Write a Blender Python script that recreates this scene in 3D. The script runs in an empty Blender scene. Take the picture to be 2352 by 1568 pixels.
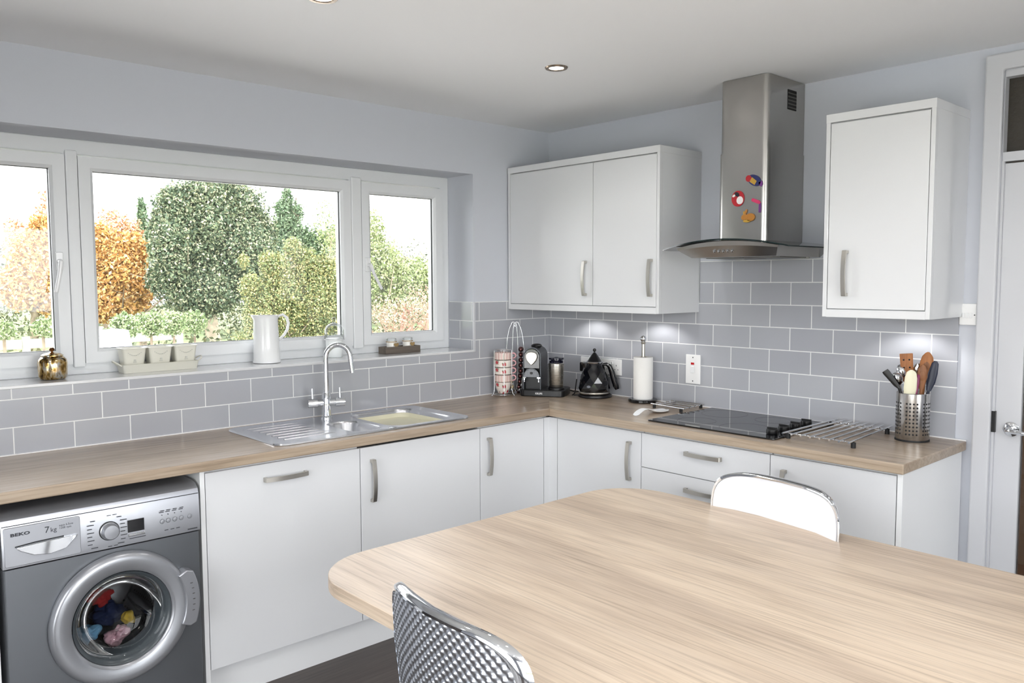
import bpy, bmesh, math, random
import numpy as np
from mathutils import Vector, Matrix
random.seed(7)
RNG = np.random.default_rng(11)
C = bpy.context.scene.collection
PI = math.pi
R = math.radians

# ------------------------------------------------------------------ camera
CAM = Vector((-3.41147, -3.39790, 1.53432))
YAW, PITCH, ROLL, FPX = 0.828943, -0.0742885, -0.00408016, 1869.18
_f = Vector((math.cos(YAW)*math.cos(PITCH), math.sin(YAW)*math.cos(PITCH), math.sin(PITCH)))
_r0 = Vector((math.sin(YAW), -math.cos(YAW), 0)); _u0 = _r0.cross(_f)
_r = _r0*math.cos(ROLL) + _u0*math.sin(ROLL)
_u = _u0*math.cos(ROLL) - _r0*math.sin(ROLL)
cd = bpy.data.cameras.new('camera'); cam = bpy.data.objects.new('camera', cd); C.objects.link(cam)
cd.sensor_width = 36; cd.lens = 36*FPX/2352; cd.clip_end = 200; cd.clip_start = .02
M3 = Matrix((_r, _u, -_f)).transposed().to_4x4(); M3.translation = CAM
cam.matrix_world = M3
bpy.context.scene.camera = cam
def at(ax, val, px, py):
    """the point of the plane (axis ax = val) seen at pixel (px, py)"""
    d = _f + _r*((px-1176)/FPX) - _u*((py-784)/FPX)
    return CAM + d*((val-CAM[ax])/d[ax])

# ------------------------------------------------------------------ materials
def lin(c):
    return tuple((x/255/12.92 if x/255 <= .04045 else ((x/255+.055)/1.055)**2.4) for x in c) + (1,)
def mat(name, col=(200,200,200), rough=.5, metal=0., spec=.5, **kw):
    m = bpy.data.materials.new(name); m.use_nodes = True
    b = m.node_tree.nodes['Principled BSDF']
    b.inputs['Base Color'].default_value = lin(col)
    b.inputs['Roughness'].default_value = rough
    b.inputs['Metallic'].default_value = metal
    b.inputs['Specular IOR Level'].default_value = spec
    for k, v in kw.items(): b.inputs[k.replace('_', ' ')].default_value = v
    return m
def nodes(m): return m.node_tree.nodes, m.node_tree.links, m.node_tree.nodes['Principled BSDF']
def ramp(N, stops):
    r = N.new('ShaderNodeValToRGB'); e = r.color_ramp.elements
    while len(e) < len(stops): e.new(.5)
    for k, (p, c) in enumerate(stops): e[k].position = p; e[k].color = lin(c)
    return r
def noise_bump(m, scale=60, strength=.1, dist=.002):
    N, L, b = nodes(m); tc = N.new('ShaderNodeTexCoord'); n = N.new('ShaderNodeTexNoise'); n.inputs['Scale'].default_value = scale
    bp = N.new('ShaderNodeBump'); bp.inputs['Strength'].default_value = strength; bp.inputs['Distance'].default_value = dist
    L.new(tc.outputs['Object'], n.inputs['Vector']); L.new(n.outputs['Fac'], bp.inputs['Height']); L.new(bp.outputs['Normal'], b.inputs['Normal'])
    return m
def tile_mat(name, axis, off):
    m = mat(name, (172,174,181), .16)
    N, L, b = nodes(m); g = N.new('ShaderNodeNewGeometry'); s = N.new('ShaderNodeSeparateXYZ'); L.new(g.outputs['Position'], s.inputs[0])
    cx = N.new('ShaderNodeCombineXYZ')
    a = N.new('ShaderNodeMath'); a.operation = 'MULTIPLY_ADD'; a.inputs[1].default_value = -1; a.inputs[2].default_value = 10*.2022 - off
    L.new(s.outputs[axis], a.inputs[0]); L.new(a.outputs[0], cx.inputs[0])
    z = N.new('ShaderNodeMath'); z.operation = 'ADD'; z.inputs[1].default_value = -.908+.0015; L.new(s.outputs[2], z.inputs[0]); L.new(z.outputs[0], cx.inputs[1])
    t = N.new('ShaderNodeTexBrick'); L.new(cx.outputs[0], t.inputs['Vector'])
    t.offset = .5; t.offset_frequency = 2; t.squash = 1
    for k, v in {'Scale':1, 'Mortar Size':.0021, 'Mortar Smooth':.2, 'Bias':0, 'Brick Width':.2022, 'Row Height':.1027}.items(): t.inputs[k].default_value = v
    t.inputs['Color1'].default_value = lin((176,178,184)); t.inputs['Color2'].default_value = lin((170,172,179)); t.inputs['Mortar'].default_value = lin((238,239,238))
    L.new(t.outputs['Color'], b.inputs['Base Color'])
    rr = N.new('ShaderNodeMapRange'); rr.inputs['To Min'].default_value = .14; rr.inputs['To Max'].default_value = .7
    L.new(t.outputs['Fac'], rr.inputs['Value']); L.new(rr.outputs[0], b.inputs['Roughness'])
    n = N.new('ShaderNodeTexNoise'); n.inputs['Scale'].default_value = 9; L.new(g.outputs['Position'], n.inputs['Vector'])
    inv = N.new('ShaderNodeMath'); inv.operation = 'SUBTRACT'; inv.inputs[0].default_value = 1; L.new(t.outputs['Fac'], inv.inputs[1])
    mx = N.new('ShaderNodeMath'); mx.operation = 'MULTIPLY_ADD'; mx.inputs[1].default_value = .25; L.new(n.outputs['Fac'], mx.inputs[0]); L.new(inv.outputs[0], mx.inputs[2])
    bp = N.new('ShaderNodeBump'); bp.inputs['Strength'].default_value = .35; bp.inputs['Distance'].default_value = .003
    L.new(mx.outputs[0], bp.inputs['Height']); L.new(bp.outputs['Normal'], b.inputs['Normal'])
    return m
def wood(name, grain, c0, c1, c2, rough=.35, fine=1.0):
    """oak-look laminate, the grain running along axis `grain`"""
    m = mat(name, c1, rough, 0, .5); N, L, b = nodes(m)
    g = N.new('ShaderNodeNewGeometry')
    def lay(across, along, scale, detail, dist):
        mp = N.new('ShaderNodeMapping'); sc = [across]*3; sc[grain] = along; mp.inputs['Scale'].default_value = sc
        L.new(g.outputs['Position'], mp.inputs['Vector']); n = N.new('ShaderNodeTexNoise')
        n.inputs['Scale'].default_value = scale; n.inputs['Detail'].default_value = detail; n.inputs['Distortion'].default_value = dist; n.inputs['Roughness'].default_value = .62
        L.new(mp.outputs[0], n.inputs['Vector']); return n
    a = lay(8*fine, .9, 1.0, 5, 1.9); f = lay(90*fine, 3.0, 1.0, 6, .3); k = lay(3, .5, 1.0, 3, 1.5)
    r1 = ramp(N, [(.25, c0), (.5, c1), (.75, c2)]); L.new(a.outputs['Fac'], r1.inputs[0])
    r2 = ramp(N, [(.3, tuple(int(v*.80) for v in c0)), (.52, c1), (.8, c2)]); L.new(f.outputs['Fac'], r2.inputs[0])
    mx = N.new('ShaderNodeMix'); mx.data_type = 'RGBA'; mx.inputs['Factor'].default_value = .5
    L.new(r1.outputs[0], mx.inputs['A']); L.new(r2.outputs[0], mx.inputs['B'])
    r3 = ramp(N, [(.35, (205,200,200)), (.6, (255,255,255))]); L.new(k.outputs['Fac'], r3.inputs[0])
    mu = N.new('ShaderNodeMix'); mu.data_type = 'RGBA'; mu.blend_type = 'MULTIPLY'; mu.inputs['Factor'].default_value = .6
    L.new(mx.outputs['Result'], mu.inputs['A']); L.new(r3.outputs[0], mu.inputs['B']); L.new(mu.outputs['Result'], b.inputs['Base Color'])
    bp = N.new('ShaderNodeBump'); bp.inputs['Strength'].default_value = .12; bp.inputs['Distance'].default_value = .001
    L.new(f.outputs['Fac'], bp.inputs['Height']); L.new(bp.outputs['Normal'], b.inputs['Normal'])
    return m
def brushed(name, col, rough, axis=2, strength=.06):
    m = mat(name, col, rough, 1.); N, L, b = nodes(m); tc = N.new('ShaderNodeTexCoord'); mp = N.new('ShaderNodeMapping')
    sc = [400, 400, 400]; sc[axis] = 4; mp.inputs['Scale'].default_value = sc; n = N.new('ShaderNodeTexNoise'); n.inputs['Scale'].default_value = 1
    L.new(tc.outputs['Object'], mp.inputs[0]); L.new(mp.outputs[0], n.inputs['Vector'])
    bp = N.new('ShaderNodeBump'); bp.inputs['Strength'].default_value = strength; bp.inputs['Distance'].default_value = .001
    L.new(n.outputs['Fac'], bp.inputs['Height']); L.new(bp.outputs['Normal'], b.inputs['Normal']); return m
def glass(name, tint=(1,1,1), refl=1.0):
    """thin clear pane: lets light straight through, mirrors a little at its surface"""
    m = bpy.data.materials.new(name); m.use_nodes = True; N, L = m.node_tree.nodes, m.node_tree.links; N.clear()
    o = N.new('ShaderNodeOutputMaterial'); t = N.new('ShaderNodeBsdfTransparent'); t.inputs[0].default_value = (*tint, 1)
    g = N.new('ShaderNodeBsdfGlossy'); g.inputs['Roughness'].default_value = .02; fr = N.new('ShaderNodeFresnel'); fr.inputs[0].default_value = 1.45
    mu = N.new('ShaderNodeMath'); mu.operation = 'MULTIPLY'; mu.inputs[1].default_value = refl; mx = N.new('ShaderNodeMixShader')
    L.new(fr.outputs[0], mu.inputs[0]); L.new(mu.outputs[0], mx.inputs[0]); L.new(t.outputs[0], mx.inputs[1]); L.new(g.outputs[0], mx.inputs[2]); L.new(mx.outputs[0], o.inputs[0]); return m
def emis(name, col, s):
    m = mat(name, (10,10,10)); b = m.node_tree.nodes['Principled BSDF']; b.inputs['Emission Color'].default_value = lin(col); b.inputs['Emission Strength'].default_value = s; return m
def leafmat(name, stops):
    m = mat(name, (90,110,60), .6, 0, .25); N, L, b = nodes(m); g = N.new('ShaderNodeNewGeometry')
    r = ramp(N, stops); L.new(g.outputs['Random Per Island'], r.inputs[0]); L.new(r.outputs[0], b.inputs['Base Color'])
    return m

M = dict(
  wall = noise_bump(mat('wall_paint', (203,206,214), .75, 0, .3), 120, .04),
  ceil = mat('ceiling_paint', (240,241,243), .85, 0, .2),
  gloss = mat('gloss_white', (222,223,225), .12, 0, .5, Coat_Weight=.3, Coat_Roughness=.05),
  carcass = mat('cabinet_white', (236,237,238), .22),
  upvc = mat('window_plastic', (232,234,236), .28),
  trimw = mat('trim_white', (206,207,211), .35),
  dark = mat('dark_gap', (18,18,20), .8),
  tileA = tile_mat('tile_back', 0, .0407), tileB = tile_mat('tile_right', 1, .1272),
  tileR = tile_mat('tile_reveal', 1, .09),
  woodX = wood('worktop_oak_x', 0, (148,129,109), (173,155,135), (191,175,156), .26),
  woodY = wood('worktop_oak_y', 1, (148,129,109), (173,155,135), (191,175,156), .26),
  tablew = wood('table_oak', 1, (176,155,134), (211,192,170), (226,210,190), .42, 1.6),
  nickel = brushed('brushed_nickel', (196,192,184), .3, 2),
  steel = brushed('brushed_steel', (182,179,175), .27, 2, .05),
  sinkst = mat('sink_steel', (228,229,233), .24, 1.),
  chrome = mat('chrome', (225,227,230), .05, 1.),
  black = mat('black_plastic', (14,14,16), .35),
  blackgl = mat('black_gloss', (5,6,10), .06, 0, .6, Coat_Weight=.4),
  hobglass = mat('hob_glass', (16,17,20), .035, 0, .8),
  white = mat('white_ceramic', (238,239,240), .12),
  whitepl = mat('white_plastic', (240,240,240), .3),
  cream = mat('cream_plastic', (226,222,196), .3),
  paper = noise_bump(mat('paper_towel', (244,243,240), .9, 0, .1), 220, .5),
  glass = glass('clear_glass'), glass2 = glass('jar_glass', (.98,.99,.99), .8),
  hoodglass = glass('hood_glass', (.55,.60,.58), 1.5),
  gedge = mat('glass_edge', (20,34,34), .1),
  silver = mat('washer_silver', (118,121,126), .34, .75),
  silverl = mat('washer_panel', (176,178,184), .3, .7),
  rubber = mat('rubber', (22,23,25), .6),
  floor = wood('floor_planks', 0, (62,55,51), (80,72,68), (98,90,85), .4),
  printd = mat('print_dark', (52,54,60), .5), printr = mat('print_red', (178,32,52), .5), printw = mat('print_white', (225,225,225), .5),
  pink = mat('pink_glaze', (226,170,176), .15),
  cup = mat('mug_cream', (236,226,214), .15),
  greyw = wood('weathered_wood', 0, (88,80,72), (112,102,92), (134,124,112), .7, 2),
  beech = wood('utensil_wood', 2, (140,86,44), (172,110,60), (190,130,78), .55, 2),
  darkwood = wood('dark_utensil_wood', 2, (104,62,34), (132,84,48), (150,100,62), .5, 2),
  blind = mat('dark_glass', (70,66,60), .25),
)

# ------------------------------------------------------------------ geometry helpers
class MB:
    def __init__(s): s.bm = bmesh.new(); s.mi = 0
    def _f(s, vs, mi=None):
        try: f = s.bm.faces.new(vs); f.material_index = s.mi if mi is None else mi; return f
        except ValueError: return None
    def box(s, x0, x1, y0, y1, z0, z1, M=None):
        if x0 > x1: x0, x1 = x1, x0
        if y0 > y1: y0, y1 = y1, y0
        if z0 > z1: z0, z1 = z1, z0
        v = [s.bm.verts.new((M @ Vector(p)) if M else p) for p in [(x0,y0,z0),(x1,y0,z0),(x1,y1,z0),(x0,y1,z0),(x0,y0,z1),(x1,y0,z1),(x1,y1,z1),(x0,y1,z1)]]
        for q in ((3,2,1,0),(4,5,6,7),(0,1,5,4),(1,2,6,5),(2,3,7,6),(3,0,4,7)): s._f([v[i] for i in q])
        return s
    def prism(s, poly, z0, z1, M=None, M1=None, cap=True):
        """closed outline (x, y) extruded from z0 to z1; M maps it into place"""
        M = M or Matrix.Identity(4); M1 = M1 or M
        a = [s.bm.verts.new(M @ Vector((p[0], p[1], z0))) for p in poly]; b = [s.bm.verts.new(M1 @ Vector((p[0], p[1], z1))) for p in poly]
        n = len(poly)
        for i in range(n): s._f([a[i], a[(i+1) % n], b[(i+1) % n], b[i]])
        if cap: s._f(a[::-1]); s._f(b)
        return s
    def rings(s, rs, cap0=True, cap1=True, close=False):
        V = [[s.bm.verts.new(p) for p in r] for r in rs]; n = len(rs[0])
        m = len(V) if close else len(V)-1
        for k in range(m):
            A, B = V[k], V[(k+1) % len(V)]
            for i in range(n): s._f([A[i], A[(i+1) % n], B[(i+1) % n], B[i]])
        if not close:
            if cap0: s._f(V[0][::-1])
            if cap1: s._f(V[-1])
        return s
    def lathe(s, prof, c=(0,0,0), seg=32, M=None, cap0=True, cap1=True):
        """profile of (radius, height) turned about the z axis"""
        M = M or Matrix.Identity(4); c = Vector(c)
        rs = [[M @ (c + Vector((max(r,1e-5)*math.cos(2*PI*i/seg), max(r,1e-5)*math.sin(2*PI*i/seg), z))) for i in range(seg)] for r, z in prof]
        return s.rings(rs, cap0, cap1)
    def tube(s, pts, r, seg=8, closed=False, flat=None):
        pts = [Vector(p) for p in pts]; n = len(pts); rs = []; up = None
        for i, p in enumerate(pts):
            a = pts[i-1] if (i > 0 or closed) else pts[0]; b = pts[(i+1) % n] if (i < n-1 or closed) else pts[-1]
            t = (b-a).normalized()
            if up is None: up = t.orthogonal().normalized()
            up = (up - t*up.dot(t)).normalized(); w = t.cross(up)
            rr = r[i] if isinstance(r, (list, tuple)) else r
            ru, rw = (rr, rr) if flat is None else (rr*flat[0], rr*flat[1])
            rs.append([p + up*(ru*math.cos(2*PI*k/seg)) + w*(rw*math.sin(2*PI*k/seg)) for k in range(seg)])
        return s.rings(rs, close=closed)
    def sphere(s, c, r, seg=20, ring=12, sc=(1,1,1), M=None):
        prof = [(r*math.sin(PI*k/ring), -r*math.cos(PI*k/ring)) for k in range(ring+1)]
        T = Matrix.Translation(c) @ Matrix.Diagonal((*sc, 1)); T = (M @ T) if M else T
        return s.lathe(prof, (0,0,0), seg, T, True, True)
    def slab(s, xs, ys, z0, z1, keep, M=None):
        """cells of a grid, as one solid with the cells not kept left open"""
        M = M or Matrix.Identity(4); V = {}
        def v(i, j, k):
            if (i,j,k) not in V: V[i,j,k] = s.bm.verts.new(M @ Vector((xs[i], ys[j], (z0, z1)[k])))
            return V[i,j,k]
        K = lambda i, j: 0 <= i < len(xs)-1 and 0 <= j < len(ys)-1 and keep(i, j)
        for i in range(len(xs)-1):
            for j in range(len(ys)-1):
                if not K(i, j): continue
                s._f([v(i,j,1), v(i+1,j,1), v(i+1,j+1,1), v(i,j+1,1)]); s._f([v(i,j,0), v(i,j+1,0), v(i+1,j+1,0), v(i+1,j,0)])
                if not K(i-1,j): s._f([v(i,j,0), v(i,j,1), v(i,j+1,1), v(i,j+1,0)])
                if not K(i+1,j): s._f([v(i+1,j,0), v(i+1,j+1,0), v(i+1,j+1,1), v(i+1,j,1)])
                if not K(i,j-1): s._f([v(i,j,0), v(i+1,j,0), v(i+1,j,1), v(i,j,1)])
                if not K(i,j+1): s._f([v(i,j+1,0), v(i,j+1,1), v(i+1,j+1,1), v(i+1,j+1,0)])
        return s
def obj(name, mb, m, parent=None, smooth=40, bevel=0, label=None, seg=2, recalc=True):
    bm = mb.bm if isinstance(mb, MB) else mb
    if recalc: bmesh.ops.recalc_face_normals(bm, faces=bm.faces[:])
    me = bpy.data.meshes.new(name); bm.to_mesh(me); bm.free()
    for k in (m if isinstance(m, (list, tuple)) else [m]): me.materials.append(k)
    o = bpy.data.objects.new(name, me); C.objects.link(o)
    if smooth:
        me.shade_smooth()
        me.set_sharp_from_angle(angle=R(smooth))
    if parent: o.parent = parent
    if bevel:
        b = o.modifiers.new('bevel', 'BEVEL'); b.width = bevel; b.segments = seg; b.limit_method = 'ANGLE'; b.angle_limit = R(40); b.harden_normals = False
    if label: o['label'] = label
    return o
def tag(o, label, cat, group=None, kind=None):
    o['label'] = label; o['category'] = cat
    if group: o['group'] = group
    if kind: o['kind'] = kind
    return o
ROOTS = []
def thing(name, label, cat, loc=None, rz=0, group=None):
    o = bpy.data.objects.new(name, None); C.objects.link(o); o.empty_display_size = .05
    tag(o, label, cat, group)
    if loc is None: ROOTS.append(o)
    else: o.location = loc; o.rotation_euler = (0,0,rz)
    return o
def struct(o, label=None):
    o['kind'] = 'structure'
    if label: o['label'] = label
    return o
def kids(o): return [c for c in bpy.data.objects if c.parent == o]
def settle():
    """put every Empty built around the origin at the base of what it parents"""
    for r in ROOTS:
        ch = []; st = [r]
        while st:
            k = kids(st.pop()); ch += k; st += k
        P = [v.co for c in ch if c.type == 'MESH' for v in c.data.vertices]
        if not P: continue
        b = Vector(((min(p.x for p in P)+max(p.x for p in P))/2, (min(p.y for p in P)+max(p.y for p in P))/2, min(p.z for p in P)))
        done = set()
        for c in ch:
            if c.type == 'MESH' and c.data.name not in done: c.data.transform(Matrix.Translation(-b)); done.add(c.data.name)
        r.location = b
def copy_tree(o, parent=None):
    c = o.copy(); C.objects.link(c); c.parent = parent
    for ch in kids(o): copy_tree(ch, c)
    return c
def merge_into(o, mb, m):
    """surface print joined to the mesh it is printed on"""
    me = bpy.data.meshes.new('tmp'); mb.bm.to_mesh(me); mb.bm.free(); o.data.materials.append(m); k = len(o.data.materials)-1
    for p in me.polygons: p.material_index = k
    bm = bmesh.new(); bm.from_mesh(o.data); bm.from_mesh(me); bm.to_mesh(o.data); bm.free(); bpy.data.meshes.remove(me)
def rrect(x0, x1, y0, y1, r, n=6):
    P = []
    for cx, cy, a0 in ((x1-r, y1-r, 0), (x0+r, y1-r, 90), (x0+r, y0+r, 180), (x1-r, y0+r, 270)):
        for k in range(n+1): a = R(a0+90*k/n); P.append((cx+r*math.cos(a), cy+r*math.sin(a)))
    return P
XZ = lambda y=0: Matrix(((1,0,0,0),(0,0,1,y),(0,1,0,0),(0,0,0,1)))       # (a, b, c) -> (a, c + y, b)
YZ = lambda x=0: Matrix(((0,0,1,x),(1,0,0,0),(0,1,0,0),(0,0,0,1)))       # (a, b, c) -> (c + x, a, b)
def text(body, size, Mx, m, parent, name='lettering', ext=.0004, space=1.0, font_bold=0.0):
    cu = bpy.data.curves.new('t', 'FONT'); cu.body = body; cu.size = size; cu.extrude = ext; cu.align_x = 'LEFT'; cu.space_character = space; cu.offset = font_bold; cu.resolution_u = 3
    o = bpy.data.objects.new('t', cu); C.objects.link(o)
    bpy.context.view_layer.update(); dg = bpy.context.evaluated_depsgraph_get()
    me = bpy.data.meshes.new_from_object(o.evaluated_get(dg)); bpy.data.objects.remove(o); bpy.data.curves.remove(cu)
    me.transform(Mx); me.materials.clear(); me.materials.append(m); me.name = name
    q = bpy.data.objects.new(name, me); C.objects.link(q); q.parent = parent; return q
#PART2
# ------------------------------------------------------------------ room
H = 2.39; WZ = .908; WT = .036; SILL = 1.162; HEAD = 2.106; OX0, OX1 = -3.175, -.578; TOPA = .908+5*.1027; TOPB = .908+7*.1027
HINGE = -2.372; DOORE = -3.14; HALLH = 2.33
mb = MB(); mb.slab([-4.8, OX0, OX1, .12], [-.1, SILL-.012, HEAD, H], 0, .30, lambda i, j: not (i == 1 and j == 1), XZ())
struct(obj('wall_back', mb, M['wall'], smooth=0))
mb = MB(); mb.slab([-5.0, DOORE, HINGE, 0], [-.1, 0, HALLH-.03, H], 0, .12, lambda i, j: not (i == 1 and j == 1), YZ())
struct(obj('wall_right', mb, M['wall'], smooth=0))
FX0, FX1, FZ1 = -4.35, -1.15, 2.12
mb = MB(); mb.slab([-4.8, FX0, FX1, .12], [-.1, .04, FZ1, H], -5.15, -5.0, lambda i, j: not (i == 1 and j == 1), XZ())
struct(obj('wall_front', mb, M['wall'], smooth=0))
LY0, LY1 = -4.6, -1.4
mb = MB(); mb.slab([-5.15, LY0, LY1, .3], [-.1, .04, 2.12, H], -4.95, -4.8, lambda i, j: not (i == 1 and j == 1), YZ())
struct(obj('wall_left', mb, M['wall'], smooth=0))
struct(obj('floor', MB().box(-4.95, .12, -5.15, .0, -.1, 0), M['floor'], smooth=0))
struct(obj('ceiling', MB().box(-4.95, 1.6, -5.15, .30, H, H+.12), M['ceil'], smooth=0))
# sill board with its white front edge, and tiled splashbacks
struct(obj('window_sill', MB().box(OX0, OX1, -.009, .30, SILL-.012, SILL), M['gloss'], bevel=.002, smooth=0))
mb = MB(); mb.slab([-3.7, OX0, OX1, -.0085], [WZ, SILL-.012, TOPA], -.008, 0, lambda i, j: j == 0 or i != 1, XZ())
struct(obj('trim_1', mb, M['tileA'], smooth=0), 'grey metro tiles below and beside the window')
mb = MB(); mb.slab([-2.246, -1.850, -1.060, 0], [WZ, TOPA-.0, TOPB], -.008, 0, lambda i, j: j == 0 or i == 1, YZ())
struct(obj('trim_2', mb, M['tileB'], smooth=0), 'grey metro tiles behind the hob')
struct(obj('trim_3', MB().box(OX1-.007, OX1, 0, .205, SILL, TOPA), M['tileR'], smooth=0), 'grey metro tiles lining the window reveal')
struct(obj('trim_4', MB().box(OX1-.009, OX1+.003, -.0095, 0, SILL-.01, TOPA), M['trimw'], smooth=0), 'white tile edge strip')

# windows ----------------------------------------------------------
def profile_frame(mb, x0, x1, z0, z1, w, y0, y1, chamfer=.012):
    """mitred rectangular frame of bar width w, its inner lip sloped back"""
    o = [(x0,z0),(x1,z0),(x1,z1),(x0,z1)]; c = w-chamfer
    i1 = [(x0+c,z0+c),(x1-c,z0+c),(x1-c,z1-c),(x0+c,z1-c)]; i2 = [(x0+w,z0+w),(x1-w,z0+w),(x1-w,z1-w),(x0+w,z1-w)]
    ring = lambda P, y: [Vector((a, y, b)) for a, b in P]
    L = [ring(o, y1), ring(o, y0), ring(i1, y0), ring(i2, y0+chamfer*.9), ring(i2, y1)]
    mb.rings(L, close=True); return mb
def window_back():
    fr = MB(); Y = .205; F0, F1 = OX0, OX1
    m1, m2 = (-2.511, -2.459), (-1.2096, -1.1435)
    # outer frame bars and mullions
    fr.slab([F0, F0+.055, m1[0], m1[1], m2[0], m2[1], F1-.055, F1], [SILL, SILL+.048, 2.046, HEAD], Y+.012, Y+.075,
            lambda i, j: j in (0, 2) or i in (0, 2, 4, 6), XZ())
    w = struct(obj('window_1', fr, M['upvc'], smooth=0, bevel=.004), 'white plastic three light window over the sink')
    obj('mullion', MB().box(m1[0]+.004, m1[1]-.004, Y-.004, Y+.012, SILL+.03, 2.06), M['upvc'], w, 0, .005)
    obj('mullion', MB().box(m2[0]+.004, m2[1]-.004, Y-.004, Y+.012, SILL+.03, 2.06), M['upvc'], w, 0, .005)
    for a, b in ((F0+.05, m1[0]+.002), (m1[1]-.002, m2[0]+.002), (m2[1]-.002, F1-.05)):
        s = obj('sash', profile_frame(MB(), a, b, 1.207, 2.040, .056, Y, Y+.06), M['upvc'], w, 30)
        obj('gasket', profile_frame(MB(), a+.053, b-.053, 1.260, 1.987, .005, Y+.022, Y+.03, .001), M['rubber'], s, 0)
        obj('pane', MB().box(a+.053, b-.053, Y+.032, Y+.036, 1.260, 1.987), M['glass'], s, 0)
    for x, z, dx in ((-2.545, 1.62, -.022), (-1.118, 1.62, .065)):
        h = MB(); h.box(x-.013, x+.013, Y-.014, Y, z-.035, z+.035); h.tube([(x, Y-.010, z), (x, Y-.034, z-.004), (x+dx*.3, Y-.036, z-.05), (x+dx, Y-.034, z-.125)], [.010,.010,.008,.007], 10, flat=(1,1))
        obj('window_handle', h, M['white'], w, 40, .003)
window_back()
def simple_window(name, label, ax, a0, a1, z0, z1, pos, n):
    """ax 0: in the front wall, ax 1: in the left wall"""
    T = XZ(pos) if ax == 0 else YZ(pos); mb = MB(); xs = [a0]; w = (a1-a0)/n
    for k in range(n): xs += [a0+k*w+.06, a0+(k+1)*w-.06]
    xs.append(a1)
    mb.slab(xs, [z0, z0+.07, z1-.07, z1], 0, .06, lambda i, j: j != 1 or i % 2 == 0, T)
    f = struct(obj(name, mb, M['upvc'], smooth=0), label)
    for k in range(n):
        g = MB(); g.prism([(xs[1+2*k], z0+.07), (xs[2+2*k], z0+.07), (xs[2+2*k], z1-.07), (xs[1+2*k], z1-.07)], .028, .032, T); obj('pane', g, M['glass'], f, 0)
simple_window('window_2', 'added white plastic patio doors, unseen, letting daylight in behind the table', 0, FX0, FX1, .04, FZ1, -5.1, 3)  # doors added behind the camera so that daylight reaches the room
simple_window('window_3', 'added white plastic patio doors, unseen, letting daylight in opposite the hob', 1, LY0, LY1, .04, 2.12, -4.9, 3)  # second added set, unseen, for more daylight from the side

# door to the hall ---------------------------------------------------
mb = MB(); mb.slab([DOORE-.062, DOORE, HINGE, HINGE+.062], [0, HALLH-.03, HALLH+.03], -.022, 0, lambda i, j: not (i == 1 and j == 0), YZ())
arch = obj('door_1', mb, M['trimw'], smooth=0, bevel=.006); struct(arch, 'white glazed door to the hall with a glass light above')
mb = MB(); mb.slab([DOORE, DOORE+.022, HINGE-.022+.02, HINGE+.0], [0, 1.968, 2.002, 2.275, HALLH-.03], .0, .12, lambda i, j: i != 1 or j in (1, 3), YZ())
obj('door_frame', mb, M['trimw'], arch, 0, .002)
obj('door_stop', MB().box(.0, .012, HINGE-.008, HINGE, 0, 1.968), M['trimw'], arch, 0)
lf = MB(); a0, a1 = DOORE+.025, HINGE-.006; st = .088
lf.slab([a0, a0+st, a1-st, a1], [.006, .24, 1.80, 1.962], .012, .050, lambda i, j: not (i == 1 and j == 1), YZ())
leaf = obj('door_leaf', lf, M['trimw'], arch, 0, .003)
obj('pane', MB().box(.028, .034, a0+st, a1-st, .24, 1.80), M['glass'], leaf, 0)
obj('transom_pane', MB().box(.04, .046, DOORE+.022, HINGE-.002, 2.002, 2.275), noise_bump(mat('obscure_glass', (58,54,48), .2, 0, .5), 90, .6), arch, 0)
obj('keeper', MB().box(-.003, .010, HINGE-.012, HINGE+.002, .955, 1.035), M['black'], arch, 0)
hy = a1-.058; hd = MB(); RX = Matrix.Translation((.012, hy, .972)) @ Matrix.Rotation(-PI/2, 4, 'Y')
hd.lathe([(0,0),(.027,0),(.027,.006),(.020,.010),(.0095,.012),(.0095,.045),(0,.047)], M=RX, seg=28)
hd.tube([(-.030, hy, .972), (-.038, hy-.012, .972), (-.040, hy-.05, .969), (-.038, hy-.115, .964)], [.0095,.0095,.008,.007], 12)
obj('door_handle', hd, M['chrome'], leaf)
# the hall seen through it
struct(obj('floor', MB().box(.0, 1.6, -5.15, .3, -.1, 0), wood('hall_floor', 1, (70,48,30), (92,62,38), (112,78,48), .5), smooth=0), 'brown floor of the hall behind the glazed door')
struct(obj('wall_hall', MB().box(1.5, 1.6, -5.15, .3, 0, H), mat('hall_wall', (104,80,58), .8), smooth=0), 'hall wall behind the glazed door')
struct(obj('wall_hall_end', MB().box(.12, 1.5, -3.9, -3.8, 0, H), mat('hall_wall2', (150,125,98), .8), smooth=0), 'end wall of the hall')

# ------------------------------------------------------------------ worktop
def worktop():
    mb = MB(); xs = [-3.7, -1.650, -1.482, -1.458, -1.098, -.6, -.009]; ys = [-2.29, -.6, -.512, -.225, -.095, -.009]
    def keep(i, j):
        x = (xs[i]+xs[i+1])/2; y = (ys[j]+ys[j+1])/2
        if y < -.6: return x > -.6
        if -1.650 < x < -1.482 and -.512 < y < -.225: return False
        if -1.458 < x < -1.098 and -.512 < y < -.095: return False
        return True
    mb.slab(xs, ys, WZ-WT, WZ, keep); bm = mb.bm
    bmesh.ops.bisect_plane(bm, geom=bm.verts[:]+bm.edges[:]+bm.faces[:], plane_co=(0,0,0), plane_no=(1,-1,0))
    for f in bm.faces:
        c = f.calc_center_median(); f.material_index = 1 if c.x > c.y else 0
    o = obj('kitchen_worktop', mb, [M['woodX'], M['woodY']], smooth=0, bevel=.004)
    tag(o, 'brown oak effect worktop running round the corner under window and hob', 'worktop')
worktop()
struct(obj('trim_5', MB().box(-3.7, -.009, -.013, -.008, WZ, WZ+.004).box(-.013, -.008, -2.29, -.009, WZ, WZ+.004), M['whitepl'], smooth=0), 'white sealant line along the back of the worktop')

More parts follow.
